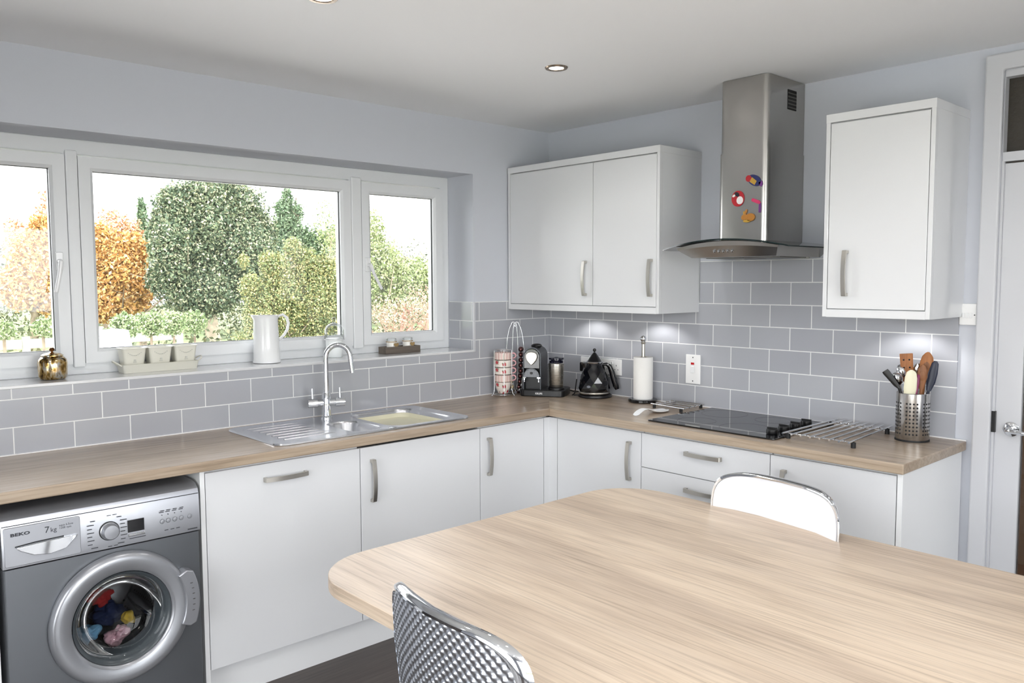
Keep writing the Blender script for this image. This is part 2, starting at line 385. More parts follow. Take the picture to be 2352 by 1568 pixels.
# ------------------------------------------------------------------ cabinets
def bx(mb, side, a0, a1, d0, d1, z0, z1):
    """a box by distance along the wall, distance out from the wall, and height"""
    return mb.box(a0, a1, -d1, -d0, z0, z1) if side == 'A' else mb.box(-d1, -d0, a0, a1, z0, z1)
def frame3(side, a, d, z, vert):
    L_, D_, W_ = (Vector((0,0,1)) if vert else None), None, None
    al = Vector((1,0,0)) if side == 'A' else Vector((0,1,0)); out = Vector((0,-1,0)) if side == 'A' else Vector((-1,0,0)); up = Vector((0,0,1))
    Lv, Wv = (up, al) if vert else (al, up)
    o = al*a + out*d + up*z
    m = Matrix((Lv, out, Wv)).transposed().to_4x4(); m.translation = o; return m
def handle(side, a, d, z, vert, parent, L=.176):
    h = L/2; n = 12; out = [(-h, 0), (-h, .018)]; inn = []
    for k in range(n+1): t = -1+2*k/n; out.append((t*(h-.001)*.985, .021+.009*(1-t*t)))
    out += [(h, .018), (h, 0)]
    inn = [(h-.012, 0), (h-.012, .014)]
    for k in range(n+1): t = 1-2*k/n; inn.append((t*(h-.016), .0165+.008*(1-t*t)))
    inn += [(-h+.012, .014), (-h+.012, 0)]
    mb = MB(); T = frame3(side, a, d, z, vert)
    # built as quads along the strap so that the concave outline stays clean
    n2 = len(out); m_ = []
    for k in range(n2-1):
        i0, i1 = inn[::-1][min(k, len(inn)-1)], inn[::-1][min(k+1, len(inn)-1)]
        m_.append((out[k], out[k+1], i1, i0))
    for q in m_: mb.prism(q, -.0085, .0085, T)
    bmesh.ops.remove_doubles(mb.bm, verts=mb.bm.verts[:], dist=1e-5)
    ins = [f for f in mb.bm.faces if not any(len(e.link_faces) == 1 for e in f.edges) and any(len(e.link_faces) > 2 for e in f.edges) and len([e for e in f.edges if len(e.link_faces) > 2]) == 4]
    if ins: bmesh.ops.delete(mb.bm, geom=ins, context='FACES')
    return obj('handle', mb, M['nickel'], parent, 30)
DF = .58
def door(side, a0, a1, z0, z1, root, hd=None, d=DF, name='door', m='gloss'):
    o = obj(name, bx(MB(), side, min(a0,a1)+.0018, max(a0,a1)-.0018, d-.019, d, z0+.0015, z1-.0015), M[m], root, 0, .0012)
    if hd: handle(side, hd[0], d, hd[1], hd[2], o)
    return o
Z0, Z1 = .141, .862
def carcass(side, a0, a1, root, d=DF-.021, z0=Z0, z1=WZ-WT-.001):
    return obj('carcass', bx(MB(), side, min(a0,a1)+.001, max(a0,a1)-.001, .02, d, z0, z1), M['carcass'], root, 0)
t = thing('base_cabinet', 'white cabinet at the left frame edge beside the washing machine', 'cabinet', group='base cabinets under the worktop')
carcass('A', -3.56, -2.962, t); door('A', -3.56, -2.962, Z0, Z1, t); obj('end_panel', bx(MB(), 'A', -2.960, -2.942, .02, DF+.002, 0, WZ-WT-.001), M['carcass'], t, 0, .001)
t = thing('dishwasher', 'integrated dishwasher behind a plain white door with horizontal handle', 'dishwasher')
obj('side_panel', bx(MB(), 'A', -2.3205, -2.3035, .02, DF+.002, 0, WZ-WT-.001), M['carcass'], t, 0, .001)
carcass('A', -2.302, -1.667, t); door('A', -2.302, -1.667, Z0, Z1, t, (-1.995, .802, False))
t = thing('base_cabinet', 'white base cabinet below the sink, next to the integrated dishwasher', 'cabinet', group='base cabinets under the worktop')
obj('carcass', bx(MB(), 'A', -1.666, -1.031, .02, DF-.021, Z0, .66), M['carcass'], t, 0); door('A', -1.667, -1.030, Z0, Z1, t, (-1.612, .72, True))
t = thing('base_cabinet', 'white corner base cabinet on the window side, handle at its left', 'cabinet', group='base cabinets under the worktop')
carcass('A', -1.029, -.582, t); door('A', -1.030, -.619, Z0, Z1, t, (-.981, .725, True)); obj('corner_post', MB().box(-.617, -.580, -.580, -.561, Z0, Z1).box(-.580, -.561, -.633, -.580, Z0, Z1), M['gloss'], t, 0)
t = thing('base_cabinet', 'white corner base cabinet on the hob side, handle at its right', 'cabinet', group='base cabinets under the worktop')
carcass('B', -1.153, -.584, t); door('B', -1.1545, -.635, Z0, Z1, t, (-1.092, .726, True))
t = thing('drawer_unit', 'white unit of four drawers with bow handles under the hob', 'drawers')
carcass('B', -1.781, -1.157, t)
for z0, z1, zh in ((.7085, Z1, .807), (.553, .7085, .651), (.36, .553, .49), (Z0, .36, .29)): door('B', -1.7825, -1.1545, z0, z1, t, (-1.48, zh, False), name='drawer')
t = thing('base_cabinet', 'white base cabinet at the open end of the hob run, behind the white chair', 'cabinet', group='base cabinets under the worktop')
carcass('B', -2.262, -1.785, t); door('B', -2.262, -1.7825, Z0, Z1, t, (-1.845, .725, True))
e = MB(); bx(e, 'B', -2.282, -2.264, .25, DF+.002, 0, WZ-WT-.001); bx(e, 'B', -2.276, -2.264, .012, .249, 0, WZ-WT-.001); obj('end_panel', e, M['carcass'], t, 0, .001)
for a, b, lab in ((('A', -2.302, -.53), None, 'white plinth board under the window side cabinets'), (('B', -2.262, -.53), None, 'white plinth board under the hob side cabinets')):
    s, a0, a1 = a
    tag(obj('plinth', bx(MB(), s, a0, a1, .512, .53, 0, Z0-.003), M['carcass'], smooth=0), lab, 'plinth')

def wall_cabinet(label, y0, y1, z0, z1, splits, hs):
    t = thing('wall_cabinet', label, 'cabinet', group='glossy white wall cabinets'); D = .332
    fr = MB(); fr.box(-(D-.021), 0-.001, y0, y1, z0+.028, z1-.001); fr.box(-(D-.021), -.001, y0, y0+.016, z0+.001, z0+.028); fr.box(-(D-.021), -.001, y1-.016, y1, z0+.001, z0+.028)
    obj('carcass', fr, M['gloss'], t, 0)
    obj('side_panel', MB().box(-D, -(D-.021), y0, y0+.016, z0+.001, z1-.001), M['gloss'], t, 0, .001)
    obj('side_panel', MB().box(-D, -(D-.021), y1-.016, y1, z0+.001, z1-.001), M['gloss'], t, 0, .001)
    obj('cornice', MB().box(-D-.001, -.001, y0-.001, y1+.001, z1-.032, z1+.0), M['gloss'], t, 0, .001)
    obj('pelmet', MB().box(-D-.001, -.016, y0+.016, y1-.016, z0-.0, z0+.030), M['gloss'], t, 0, .001)
    ed = [y1-.017] + splits + [y0+.017]
    for k, hy_ in enumerate(hs):
        door('B', ed[k+1], ed[k], z0+.032, z1-.036, t, (hy_, (z0+.17), True), D-.0015)
wall_cabinet('glossy white two door wall cabinet above the coffee machine and kettle', -1.054, -.010, 1.376, 2.158, [-.640], [-.592, -1.008])
wall_cabinet('tall glossy white single door wall cabinet above the utensil pot', -2.258, -1.854, 1.388, 2.172, [], [-1.946])

# ------------------------------------------------------------------ lamps in the ceiling and under the cabinets
LENS = emis('lamp_lens', (255,249,240), 8)
def spot(name, loc, energy, size, blend, rad, col=(1,.98,.95), parent=None):
    l = bpy.data.lights.new(name, 'SPOT'); l.energy = energy; l.spot_size = R(size); l.spot_blend = blend; l.shadow_soft_size = rad; l.color = col
    o = bpy.data.objects.new(name, l); C.objects.link(o); o.location = loc; return o
RIM = mat('lamp_rim', (150,135,120), .25, .9)
def downlight(x, y, label, energy=7):
    t = thing('ceiling_downlight', label, 'ceiling light', (x, y, H-.004), 0, 'recessed ceiling downlights')
    obj('rim', MB().lathe([(.030,.003),(.033,-.001),(.044,-.001),(.047,.004),(.030,.004)], cap0=False, cap1=False, seg=36), RIM, t)
    obj('bulb', MB().lathe([(0,.0015),(.029,.0015),(.029,.0035),(0,.0035)], seg=28), LENS, t)
    spot('downlight_lamp', (x, y, H-.012), energy, 150, .6, .03)
downlight(-1.013, -1.052, 'small recessed downlight in the ceiling near the cooker hood')
downlight(-2.122, -1.150, 'recessed downlight cut by the top edge of the photo')
for x, y in ((-3.25, -1.2), (-1.0, -2.5), (-2.1, -2.5), (-3.3, -2.6), (-1.0, -4.0), (-2.2, -4.0), (-3.4, -4.0)):  # extra downlights added out of view to light the room
    downlight(x, y, 'added recessed downlight in the ceiling, out of view')
def globe(x, y, label):  # invented glowing globes, out of view, to brighten ceiling and walls
    t = thing('fill_pendant', label, 'lamp', (x, y, 1.78), 0, 'added opal globe pendants for fill light')
    obj('globe', MB().sphere((0,0,.16), .16, 32, 20), emis('fill_globe_glow', (255,251,247), 16), t, 180)
    obj('cord', MB().lathe([(.006,.31),(.006,H-1.78-.03),(.05,H-1.78-.028),(.05,H-1.78)], seg=20), M['white'], t)
globe(-2.5, -4.45, 'added white globe pendant for fill light behind the camera, nearer the hall door')
globe(-4.15, -3.2, 'added white globe pendant for fill light behind the camera, nearer the side doors')
for y, lab, z in ((-.39, 'small lamp under the two door cabinet near the corner', 1.403), (-.84, 'small lamp under the two door cabinet near the hood', 1.403), (-2.10, 'small lamp under the single door wall cabinet', 1.415)):
    t = thing('cabinet_lamp', lab, 'lamp', (-.13, y, z-.001), 0, 'lamps under the wall cabinets')
    obj('rim', MB().lathe([(0,-.010),(.030,-.010),(.034,-.006),(.034,0),(0,0)], seg=28), M['nickel'], t); obj('bulb', MB().lathe([(0,-.0125),(.022,-.0125),(.022,-.0105),(0,-.0105)], seg=24), LENS, t)
    spot('cabinet_lamp_light', (-.13, y, z-.02), 9, 135, .5, .02)
#PART3
# ------------------------------------------------------------------ cooker hood
def hood():
    t = thing('cooker_hood', 'stainless steel chimney cooker hood with a curved glass canopy over the hob', 'cooker hood')
    yc = -1.470; y0, y1 = -1.588, -1.352; X = -.310
    def duct(y0, y1, X, z0, z1, r):
        P = [(-.002, y1), (X+r, y1)] + [(X+r-r*math.sin(R(a)), y1-r+r*math.cos(R(a))) for a in range(15, 90, 15)] + [(X, y1-r), (X, y0+r)] + [(X+r-r*math.cos(R(a)), y0+r-r*math.sin(R(a))) for a in range(15, 90, 15)] + [(X+r, y0), (-.002, y0)]
        return MB().prism(P, z0, z1)
    lo = obj('duct_cover', duct(y0, y1, X, 1.690, 2.080, .026), M['steel'], t, 50, label='lower steel duct cover carrying the magnets')
    up = obj('duct_cover', duct(y0+.003, y1-.003, X+.003, 2.080, H-.002, .026), M['steel'], t, 50, label='upper steel duct cover with a vent hole')
    v = MB()
    v.box(-.148, -.075, y0+.0015, y0+.0032, 2.262, 2.345); obj('vent_hole', v, M['dark'], up, 0)
    v = MB()
    for k in range(5): v.box(-.146, -.077, y0+.0005, y0+.003, 2.268+k*.015, 2.273+k*.015)
    obj('vent_grille', v, mat('vent_grey', (96,94,90), .5, .5), up, 0)
    # arched glass canopy
    g = MB(); n = 28; hw = .302
    def arch(s): return 1.706-.036*s*s
    def xf(s): return -.455-.022*(1-s*s)
    tr = [[], [], [], []]
    rows = []
    for k in range(n+1):
        s = -1+2*k/n; y = yc+s*hw
        rows.append([Vector((xf(s), y, arch(s))), Vector((-.004, y, arch(s)))])
    th = .005
    V = [[g.bm.verts.new(p) for p in (a, b, b-Vector((0,0,th)), a-Vector((0,0,th)))] for a, b in rows]
    for k in range(n):
        A, B = V[k], V[k+1]
        for i in range(4): f = g._f([A[i], A[(i+1)%4], B[(i+1)%4], B[i]], 1 if i in (3, 1) else 0)
    g._f(V[0], 1); g._f(V[-1], 1)
    obj('glass_canopy', g, [M['hoodglass'], M['gedge']], t, 30)
    # steel body under the glass
    b = MB(); rs = []
    def ring(w, xf_, z, arc): 
        P = []
        for k in range(13):
            s = -1+2*k/12; P.append(Vector((xf_-.018*(1-s*s), yc+s*w, z + (arc*(1-s*s)))))
        return [Vector((-.004, yc-w, z))] + P + [Vector((-.004, yc+w, z))]
    b.rings([ring(.246, -.432, 1.673, .024), ring(.240, -.428, 1.664, .014), ring(.205, -.375, 1.632, 0)])
    body = obj('hood_body', b, M['steel'], t, 25)
    f = MB()
    for k in (-1, 1): f.box(-.30, -.08, yc+k*.095-.085, yc+k*.095+.085, 1.629, 1.632)
    obj('filter', f, mat('filter_mesh', (120,118,114), .4, 1.), body, 0)
    for k in range(5):
        y = yc+.055-k*.0215; q = MB(); q.lathe([(0,.004),(.0055,.003),(.0065,-.004),(0,-.004)], M=Matrix.Translation((-.425, y, 1.657)) @ Matrix.Rotation(-PI/2+.45, 4, 'Y'), seg=14); obj('button', q, M['chrome'], body, 50)
    for k in (-1, 1):
        obj('hood_bulb', MB().lathe([(0,1.6275),(.022,1.6275),(.022,1.632),(0,1.632)], (-.06, yc+k*.16, 0), 20), mat('unlit_bulb', (220,220,215), .2), body, 50)
hood()
# fridge magnets on its duct: each lies flat on the steel front
def magnet(name, label, c, polys, cat='magnet'):
    t = thing(name, label, cat, group='magnets on the cooker hood'); X = -.3105
    for k, (nm, P, z, m, th) in enumerate(polys):
        mb = MB(); mb.prism([(c[0]+a, c[1]+b) for a, b in P], 0, th, Matrix(((0,0,-1,X-z),(1,0,0,0),(0,1,0,0),(0,0,0,1))))
        obj(nm, mb, m, t, 0, min(.0012, th*.3))
def ell(cx, cy, a, b, n=20, rot=0): return [(cx+a*math.cos(2*PI*k/n)*math.cos(rot)-b*math.sin(2*PI*k/n)*math.sin(rot), cy+a*math.cos(2*PI*k/n)*math.sin(rot)+b*math.sin(2*PI*k/n)*math.cos(rot)) for k in range(n)]
mc = lambda n, c: mat('magnet_'+n, c, .3)
RED, BLU, YEL, WHT, BRN, PNK, PUR, DKB = mc('red',(176,34,44)), mc('blue',(38,44,98)), mc('yellow',(190,150,60)), mc('white',(230,225,225)), mc('brown',(176,118,48)), mc('pink',(206,60,104)), mc('purple',(104,50,120)), mc('dark',(40,34,44))
def pc(px, py): p = at(0, -.312, px, py); return (p.y, p.z)
c = pc(1733, 414)   # y decreases towards the right of the photo
fl = lambda P: [(-a, b) for a, b in P]
magnet('fish_magnet', 'red, yellow and dark blue fish shaped magnet, topmost on the cooker hood', c, [
  ('body', fl(ell(0, 0, .034, .022, 22, -.5)), 0, BLU, .004), ('head', fl(ell(-.027, .010, .014, .014)), .001, RED, .004), ('stripes', fl([(-.022,-.004),(-.010,.014),(.012,-.004),(.002,-.020)]), .002, YEL, .0035),
  ('tail', fl([(.018,-.010),(.036,-.004),(.040,-.018),(.034,-.030),(.024,-.024)]), .0, PUR, .004)])
c = pc(1695, 456)
magnet('round_magnet', 'round red and white picture magnet on the cooker hood', c, [
  ('disc', ell(0, 0, .031, .034, 28), 0, RED, .003), ('picture', fl(ell(.010, -.008, .016, .017)), .0012, WHT, .0028), ('picture', fl(ell(-.004, .018, .013, .009, 16, -.6)), .0014, DKB, .003),
  ('picture', fl(ell(-.019, .013, .008, .005, 16, .5)), .0014, WHT, .003)])
c = pc(1742, 468)
magnet('boomerang_magnet', 'pink and purple bent magnet right of the round one', c, [
  ('arm', fl([(-.034,.018),(-.028,.026),(.004,.014),(.012,.004),(.008,-.006),(.000,-.000),(-.030,.012)]), 0, PNK, .004), ('arm', fl([(.012,.004),(.014,-.010),(.013,-.036),(.002,-.036),(.002,-.012),(.003,-.002)]), .0005, PUR, .004)])
c = pc(1718, 497)
magnet('rabbit_magnet', 'golden brown animal shaped magnet, lowest on the cooker hood', c, [
  ('body', fl(ell(.012, -.004, .022, .017)), 0, BRN, .006), ('head', fl(ell(-.016, -.002, .015, .012, 18, .5)), .001, BRN, .006), ('ear', fl(ell(-.010, .020, .005, .012, 12, -.4)), 0, BRN, .005), ('ear', fl(ell(-.019, .014, .004, .010, 12, .1)), 0, YEL, .004), ('feet', fl(ell(-.004, -.019, .018, .006)), .001, YEL, .005)])

# ------------------------------------------------------------------ sink, basin, tap
def sink():
    t = thing('kitchen_sink', 'stainless steel one and a half bowl sink with drainer to its left', 'sink')
    x0, x1, y0, y1 = -2.005, -1.040, -.545, -.056
    b1 = (-1.645, -1.487, -.507, -.230); b2 = (-1.453, -1.103, -.507, -.100)
    z = WZ+.001; top = .004
    mb = MB(); bm = mb.bm
    # deck with two rounded openings: fill between loops
    def loop(P, zz): return [bm.verts.new((a, b, zz)) for a, b in P]
    def edges(L): return [bm.edges.new((L[i], L[(i+1) % len(L)])) for i in range(len(L))]
    O = loop(rrect(x0+.012, x1-.012, y0+.012, y1-.012, .045, 8), z+top)
    I1 = loop(rrect(*b1, .062, 8), z+top); I2 = loop(rrect(*b2, .075, 8), z+top)
    es = edges(O)+edges(I1)+edges(I2)
    bmesh.ops.triangle_fill(bm, edges=es, use_beauty=True)
    def skirt(L, P, zz, mi=0):
        N = loop(P, zz)
        for i in range(len(L)): mb._f([L[i], L[(i+1) % len(L)], N[(i+1) % len(L)], N[i]])
        return N
    L = skirt(O, rrect(x0+.003, x1-.003, y0+.003, y1-.003, .053, 8), z+top+.0015); L = skirt(L, rrect(x0, x1, y0, y1, .055, 8), z)
    for I, b, rr, dp in ((I1, b1, .062, .12), (I2, b2, .075, .165)):
        e = .0; L = I
        for k, (ins, d) in enumerate(((.004, .004), (.008, .012), (.016, dp*.8), (.026, dp*.95), (.045, dp))):
            L = skirt(L, rrect(b[0]+ins, b[1]-ins, b[2]+ins, b[3]-ins, max(rr-ins*.4, .02), 8), z+top-d)
        mb._f(L)
    bmesh.ops.recalc_face_normals(bm, faces=bm.faces[:])
    deck = obj('sink_deck', mb, M['sinkst'], t, 35)
    # drainer ribs
    rib = MB()
    for k in range(7):
        y = -.135-k*.052; rib.tube([(-1.96+.012*k, y, z+top-.002), (-1.93, y, z+top-.0002), (-1.74, y, z+top+.0002), (-1.70, y, z+top-.002)], .0032, 8, flat=(1.2,.6))
    obj('drainer_rib', rib, M['sinkst'], deck, 60)
    w = MB(); w.lathe([(0,-.117),(.028,-.117),(.033,-.114),(.030,-.112),(0,-.1145)], ((b1[0]+b1[1])/2, -.37, z+top), 24); obj('waste', w, M['chrome'], deck)
    o = MB(); o.lathe([(0,.0005),(.017,.0005),(.018,.002),(.014,.004),(0,.003)], (-1.470, -.528, z+top), 24); obj('overflow_cap', o, M['chrome'], deck)
    t2 = thing('washing_up_basin', 'cream plastic basin sitting in the large sink bowl', 'basin')
    c0, c1, d0, d1 = b2[0]+.018, b2[1]-.018, b2[2]+.018, b2[3]-.018; B = MB()
    P = lambda i, zz: [Vector((a, b, zz)) for a, b in rrect(c0+i, c1-i, d0+i, d1-i, .05, 6)]
    zb = z+top-.165+.0005
    B.rings([P(.030, zb), P(.012, zb+.06), P(-.002, zb+.142), P(-.000, zb+.146), P(.005, zb+.142), P(.010, zb+.128), P(.024, zb+.122)])
    obj('basin', B, M['cream'], t2, 40)
    # tap
    t3 = thing('kitchen_tap', 'tall chrome swan neck mixer tap with two levers behind the sink', 'tap')
    tx, ty = -1.548, -.110; T = MB(); zz = z+top
    T.lathe([(0,0),(.027,0),(.027,.006),(.021,.012),(.020,.058),(.020,.112),(.0155,.118),(.0155,.122),(0,.122)], (tx, ty, zz), 28)
    obj('tap_body', T, M['chrome'], t3)
    S = MB(); rr = .055; top_z = 1.188; dirv = Vector((.86, -.51, 0))
    pts = [Vector((tx, ty, zz+.118)), Vector((tx, ty, zz+.2)), Vector((tx, ty, top_z))]
    for k in range(1, 13):
        a = PI*k/12*.97; pts.append(Vector((tx, ty, top_z)) + dirv*(rr*(1-math.cos(a))) + Vector((0,0,rr*1.08*math.sin(a))))
    e = pts[-1]; pts += [e+Vector((0,0,-.035))+dirv*.004, e+Vector((0,0,-.075))+dirv*.009]
    S.tube(pts, .0115, 14); obj('spout', S, M['chrome'], t3, 60)
    ax = Vector((.93,-.36,0)).normalized()
    Bd = MB(); Bd.tube([Vector((tx,ty,zz+.072))-ax*.045, Vector((tx,ty,zz+.072))+ax*.045], .014, 18); obj('crossbar', Bd, M['chrome'], t3, 40)
    for s in (-1, 1):
        kn = MB(); kn.tube([Vector((tx,ty,zz+.072))+ax*s*.040, Vector((tx,ty,zz+.072))+ax*s*.083], .021, 22); k1 = obj('tap_handle', kn, M['chrome'], t3, 40, .001)
        lv = MB(); b_ = Vector((tx,ty,zz+.086))+ax*s*.062; lv.tube([b_, b_+Vector((0,.003,.052))], [.006,.0045], 10); obj('lever', lv, M['chrome'], k1)
sink()

# ------------------------------------------------------------------ hob
t = thing('ceramic_hob', 'black glass electric hob set in the worktop under the hood', 'hob')
hx0, hx1, hy0, hy1 = -.535, -.030, -1.772, -1.152
obj('hob_glass', MB().prism(rrect(hx0, hx1, hy0, hy1, .008, 3), WZ+.0005, WZ+.0065), M['hobglass'], t, 0, .001)
zr = MB()
for cx, cy, r in ((-.40,-1.32,.085),(-.15,-1.30,.105),(-.40,-1.56,.105),(-.15,-1.55,.08)):
    zr.rings([[Vector((cx+q*math.cos(2*PI*k/48), cy+q*math.sin(2*PI*k/48), h)) for k in range(48)] for q, h in ((r, WZ+.0066), (r, WZ+.0068), (r-.0012, WZ+.0068), (r-.0012, WZ+.0066))], close=True)
obj('cooking_zone_ring', zr, mat('zone_grey', (48,50,54), .25), t, 0)
for x, y in ((-.445,-1.712),(-.352,-1.712),(-.258,-1.712),(-.165,-1.712)):
    k = MB(); k.lathe([(0,.0065),(.0215,.0065),(.0235,.010),(.0225,.026),(.019,.029),(0,.029)], (x,y,WZ), 28); k.box(x-.005, x+.005, y-.021, y+.021, WZ+.027, WZ+.034)
    obj('hob_knob', k, M['black'], t, 40, .001)
# wire stands of bars
def bar_rack(name, label, P, n, barr, h, foot):
    """P: four corners (front-left, back-left, front-right, back-right); bars run front to back"""
    t = thing(name, label, 'pan stand', group='pan stands of steel bars beside the hob'); P = [Vector((*p, WZ)) for p in P]; z = Vector((0,0,h))
    for k in range(n):
        f = k/(n-1); a = P[0].lerp(P[2], f); b = P[1].lerp(P[3], f)
        o = MB(); o.tube([a+z, b+z], barr, 8); obj('bar', o, M['chrome'], t, 60)
    for q in (.10, .90):
        a = P[0].lerp(P[1], q)+z-Vector((0,0,barr*1.6)); b = P[2].lerp(P[3], q)+z-Vector((0,0,barr*1.6)); o = MB(); o.tube([a, b], barr*.9, 8); obj('cross_wire', o, M['chrome'], t, 60)
        for s in (a, b):
            fo = MB(); fo.lathe([(0,0),(foot,0),(foot,h-barr*1.2),(0,h-barr*1.2)], (s.x, s.y, WZ), 12); obj('foot', fo, M['rubber'], t)
bar_rack('pan_stand', 'large steel bar stand of eight rods to the right of the hob', ((-.497,-1.786),(-.032,-1.780),(-.497,-2.052),(-.032,-2.012)), 8, .0042, .026, .009)
bar_rack('pan_stand', 'small steel bar stand at the back left of the hob', ((-.252,-1.128),(-.058,-1.128),(-.170,-.928),(-.042,-.928))[0:0] or ((-.052,-.925),(-.052,-1.122),(-.215,-.925),(-.240,-1.140)), 5, .0035, .020, .008)
# white spoon rest
t = thing('spoon_rest', 'white ceramic spoon rest lying left of the hob', 'spoon rest')
mb = MB(); a = Vector((-.475,-1.032,WZ)); b = Vector((-.245,-1.040,WZ)); d = (b-a).normalized(); s = Vector((-d.y, d.x, 0))
rs = []
for f, w, z0, th in ((0,.012,.0005,.005),(.04,.020,.003,.006),(.12,.021,.014,.006),(.25,.019,.024,.006),(.40,.018,.022,.006),(.50,.022,.012,.007),(.58,.034,.004,.010),(.72,.042,.0005,.012),(.86,.041,.0005,.012),(.95,.030,.0005,.013),(1,.012,.002,.011)):
    c = a.lerp(b, f)+Vector((0,0,z0)); rs.append([c+s*w+Vector((0,0,th)), c+s*w*.6+Vector((0,0,th*(.55 if f > .6 else .9))), c-s*w*.6+Vector((0,0,th*(.55 if f > .6 else .9))), c-s*w+Vector((0,0,th)), c-s*w*.8, c+s*w*.8])
mb.rings(rs); o = obj('rest', mb, M['white'], t, 60); sm = o.modifiers.new('sub', 'SUBSURF'); sm.levels = sm.render_levels = 2

# ------------------------------------------------------------------ paper towel holder
px, py = -.090, -.775
t = thing('towel_holder', 'paper towel holder with black base and steel post', 'holder', (px, py, WZ))
obj('base', MB().lathe([(0,.0005),(.073,.0005),(.076,.004),(.076,.013),(.072,.017),(0,.017)], seg=40), M['blackgl'], t)
obj('post', MB().lathe([(.009,.017),(.009,.300),(.012,.303),(.0125,.309),(.007,.313),(0,.314)], seg=20, cap0=True), M['nickel'], t)
obj('knob', MB().sphere((0,0,.326), .0165, 20, 12), M['chrome'], t)
t = thing('paper_towel_roll', 'white paper towel roll standing on the holder', 'paper towel', (px, py, WZ+.0175))
mb = MB(); mb.rings([[Vector((r*math.cos(2*PI*k/40), r*math.sin(2*PI*k/40), z)) for k in range(40)] for r, z in ((.019,0),(.049,0),(.050,.004),(.050,.212),(.049,.216),(.019,.216))], close=True)
obj('roll', mb, M['paper'], t, 40)
obj('core', MB().rings([[Vector((r*math.cos(2*PI*k/24), r*math.sin(2*PI*k/24), z)) for k in range(24)] for r, z in ((.0165,.001),(.019,.001),(.019,.2155),(.0165,.2155))], close=True), mat('card', (186,160,128), .9), t)

# ------------------------------------------------------------------ kettle
kc = Vector((-.135,-.480,WZ)); KR = -R(42)
t = thing('power_dock', 'round black power dock with a cord under the kettle', 'power dock', kc, KR)
obj('base_plate', MB().lathe([(0,.0005),(.086,.0005),(.091,.005),(.089,.014),(.078,.019),(0,.019)], (.004,0,0), 40), M['black'], t)
cord = MB(); cord.tube([(-.080,.03,.008),(-.104,.035,.005),(-.118,.02,.008),(-.108,.0,.018),(-.100,.03,.035),(-.095,.055,.06),(-.088,.085,.085)], .0035, 8); obj('cord', cord, M['black'], t, 60)
t = thing('kettle', 'glossy black faceted kettle with pointed lid in front of the socket', 'kettle', kc+Vector((0,0,.0195)), KR)
def facet(prof, seg):
    rs = []
    for k, (r, z) in enumerate(prof): rs.append([Vector((r*math.cos(2*PI*(i+.5*(k % 2))/seg), r*math.sin(2*PI*(i+.5*(k % 2))/seg), z)) for i in range(seg)])
    mb = MB(); V = [[mb.bm.verts.new(p) for p in q] for q in rs]
    for k in range(len(V)-1):
        for i in range(seg):
            j = (i+1) % seg
            if k % 2 == 0: mb._f([V[k][i], V[k][j], V[k+1][i]]); mb._f([V[k][j], V[k+1][j], V[k+1][i]])
            else: mb._f([V[k][i], V[k][j], V[k+1][j]]); mb._f([V[k][i], V[k+1][j], V[k+1][i]])
    mb._f(V[0][::-1]); mb._f(V[-1]); return mb
obj('kettle_body', facet([(.081,.012),(.086,.030),(.081,.062),(.074,.094),(.064,.124),(.052,.150),(.044,.166)], 11), M['blackgl'], t, 0)
obj('chrome_band', MB().lathe([(.070,.0),(.083,.001),(.086,.006),(.083,.0115),(.070,.0125)], seg=36), M['nickel'], t)
obj('rim_band', MB().lathe([(.036,.165),(.0455,.165),(.047,.169),(.044,.173),(.034,.174)], seg=32), M['chrome'], t)
ld = obj('lid', MB().lathe([(.042,.172),(.036,.178),(.026,.194),(.012,.214),(.006,.220),(0,.222)], seg=28), M['blackgl'], t)
obj('lid_knob', MB().lathe([(.005,.218),(.004,.225),(.009,.230),(.0095,.236),(.006,.242),(0,.244)], seg=18), M['blackgl'], ld)
sp = MB(); sp.rings([[Vector(p) for p in q] for q in (((-.035,.018,.128),(-.035,-.018,.128),(-.030,-.024,.166),(-.030,.024,.166)), ((-.058,.012,.140),(-.058,-.012,.140),(-.058,-.017,.166),(-.058,.017,.166)), ((-.071,.004,.158),(-.071,-.004,.158),(-.071,-.006,.170),(-.071,.006,.170)))]); obj('spout', sp, M['blackgl'], t, 0, .001)
hn = MB(); hp = [((.044,.156),.013,.014),((.064,.158),.014,.018),((.081,.147),.015,.026),((.094,.116),.015,.031),((.106,.076),.014,.034),((.117,.040),.013,.034),((.124,.022),.010,.024)]
rs = []
for k, ((x, z), hy_, wd) in enumerate(hp):
    a = hp[max(k-1,0)][0]; b = hp[min(k+1,len(hp)-1)][0]; d = Vector((b[0]-a[0],0,b[1]-a[1])).normalized(); nn = Vector((-d.z,0,d.x)) if k else Vector((0,0,1))
    c = Vector((x,0,z)); rs.append([c+nn*wd*.5*math.cos(2*PI*i/12)+Vector((0,hy_*math.sin(2*PI*i/12),0)) for i in range(12)])
hn.rings(rs); obj('handle', hn, M['blackgl'], t, 60)
obj('badge', MB().lathe([(0,0),(.011,0),(.011,.0015),(0,.0015)], M=Matrix.Translation((-.038,-.0725,.044)) @ Matrix.Rotation(R(-28), 4, 'Z') @ Matrix.Rotation(R(78), 4, 'X') @ Matrix.Diagonal((1,.6,1,1)), seg=20), M['chrome'], t)
obj('gauge_window', MB().box(-.004,.004,-.0775,-.0755,.05,.07), M['nickel'], t, 0)

# ------------------------------------------------------------------ coffee machine
cc = at(2, WZ, 1249, 899); t = thing('coffee_machine', 'black and chrome capsule coffee machine with milk frother in the corner', 'coffee machine', Vector((-.262,-.232,WZ)), R(-58))
b = MB(); b.prism(rrect(-.124,.124,-.095,.105,.030,6), .0005, .036); base = obj('base', b, M['black'], t, 40, .004)
text('KRUPS', .0135, Matrix.Translation((-.034,-.0953,.013)) @ Matrix.Rotation(PI/2, 4, 'X'), M['printw'], base, font_bold=.0004)
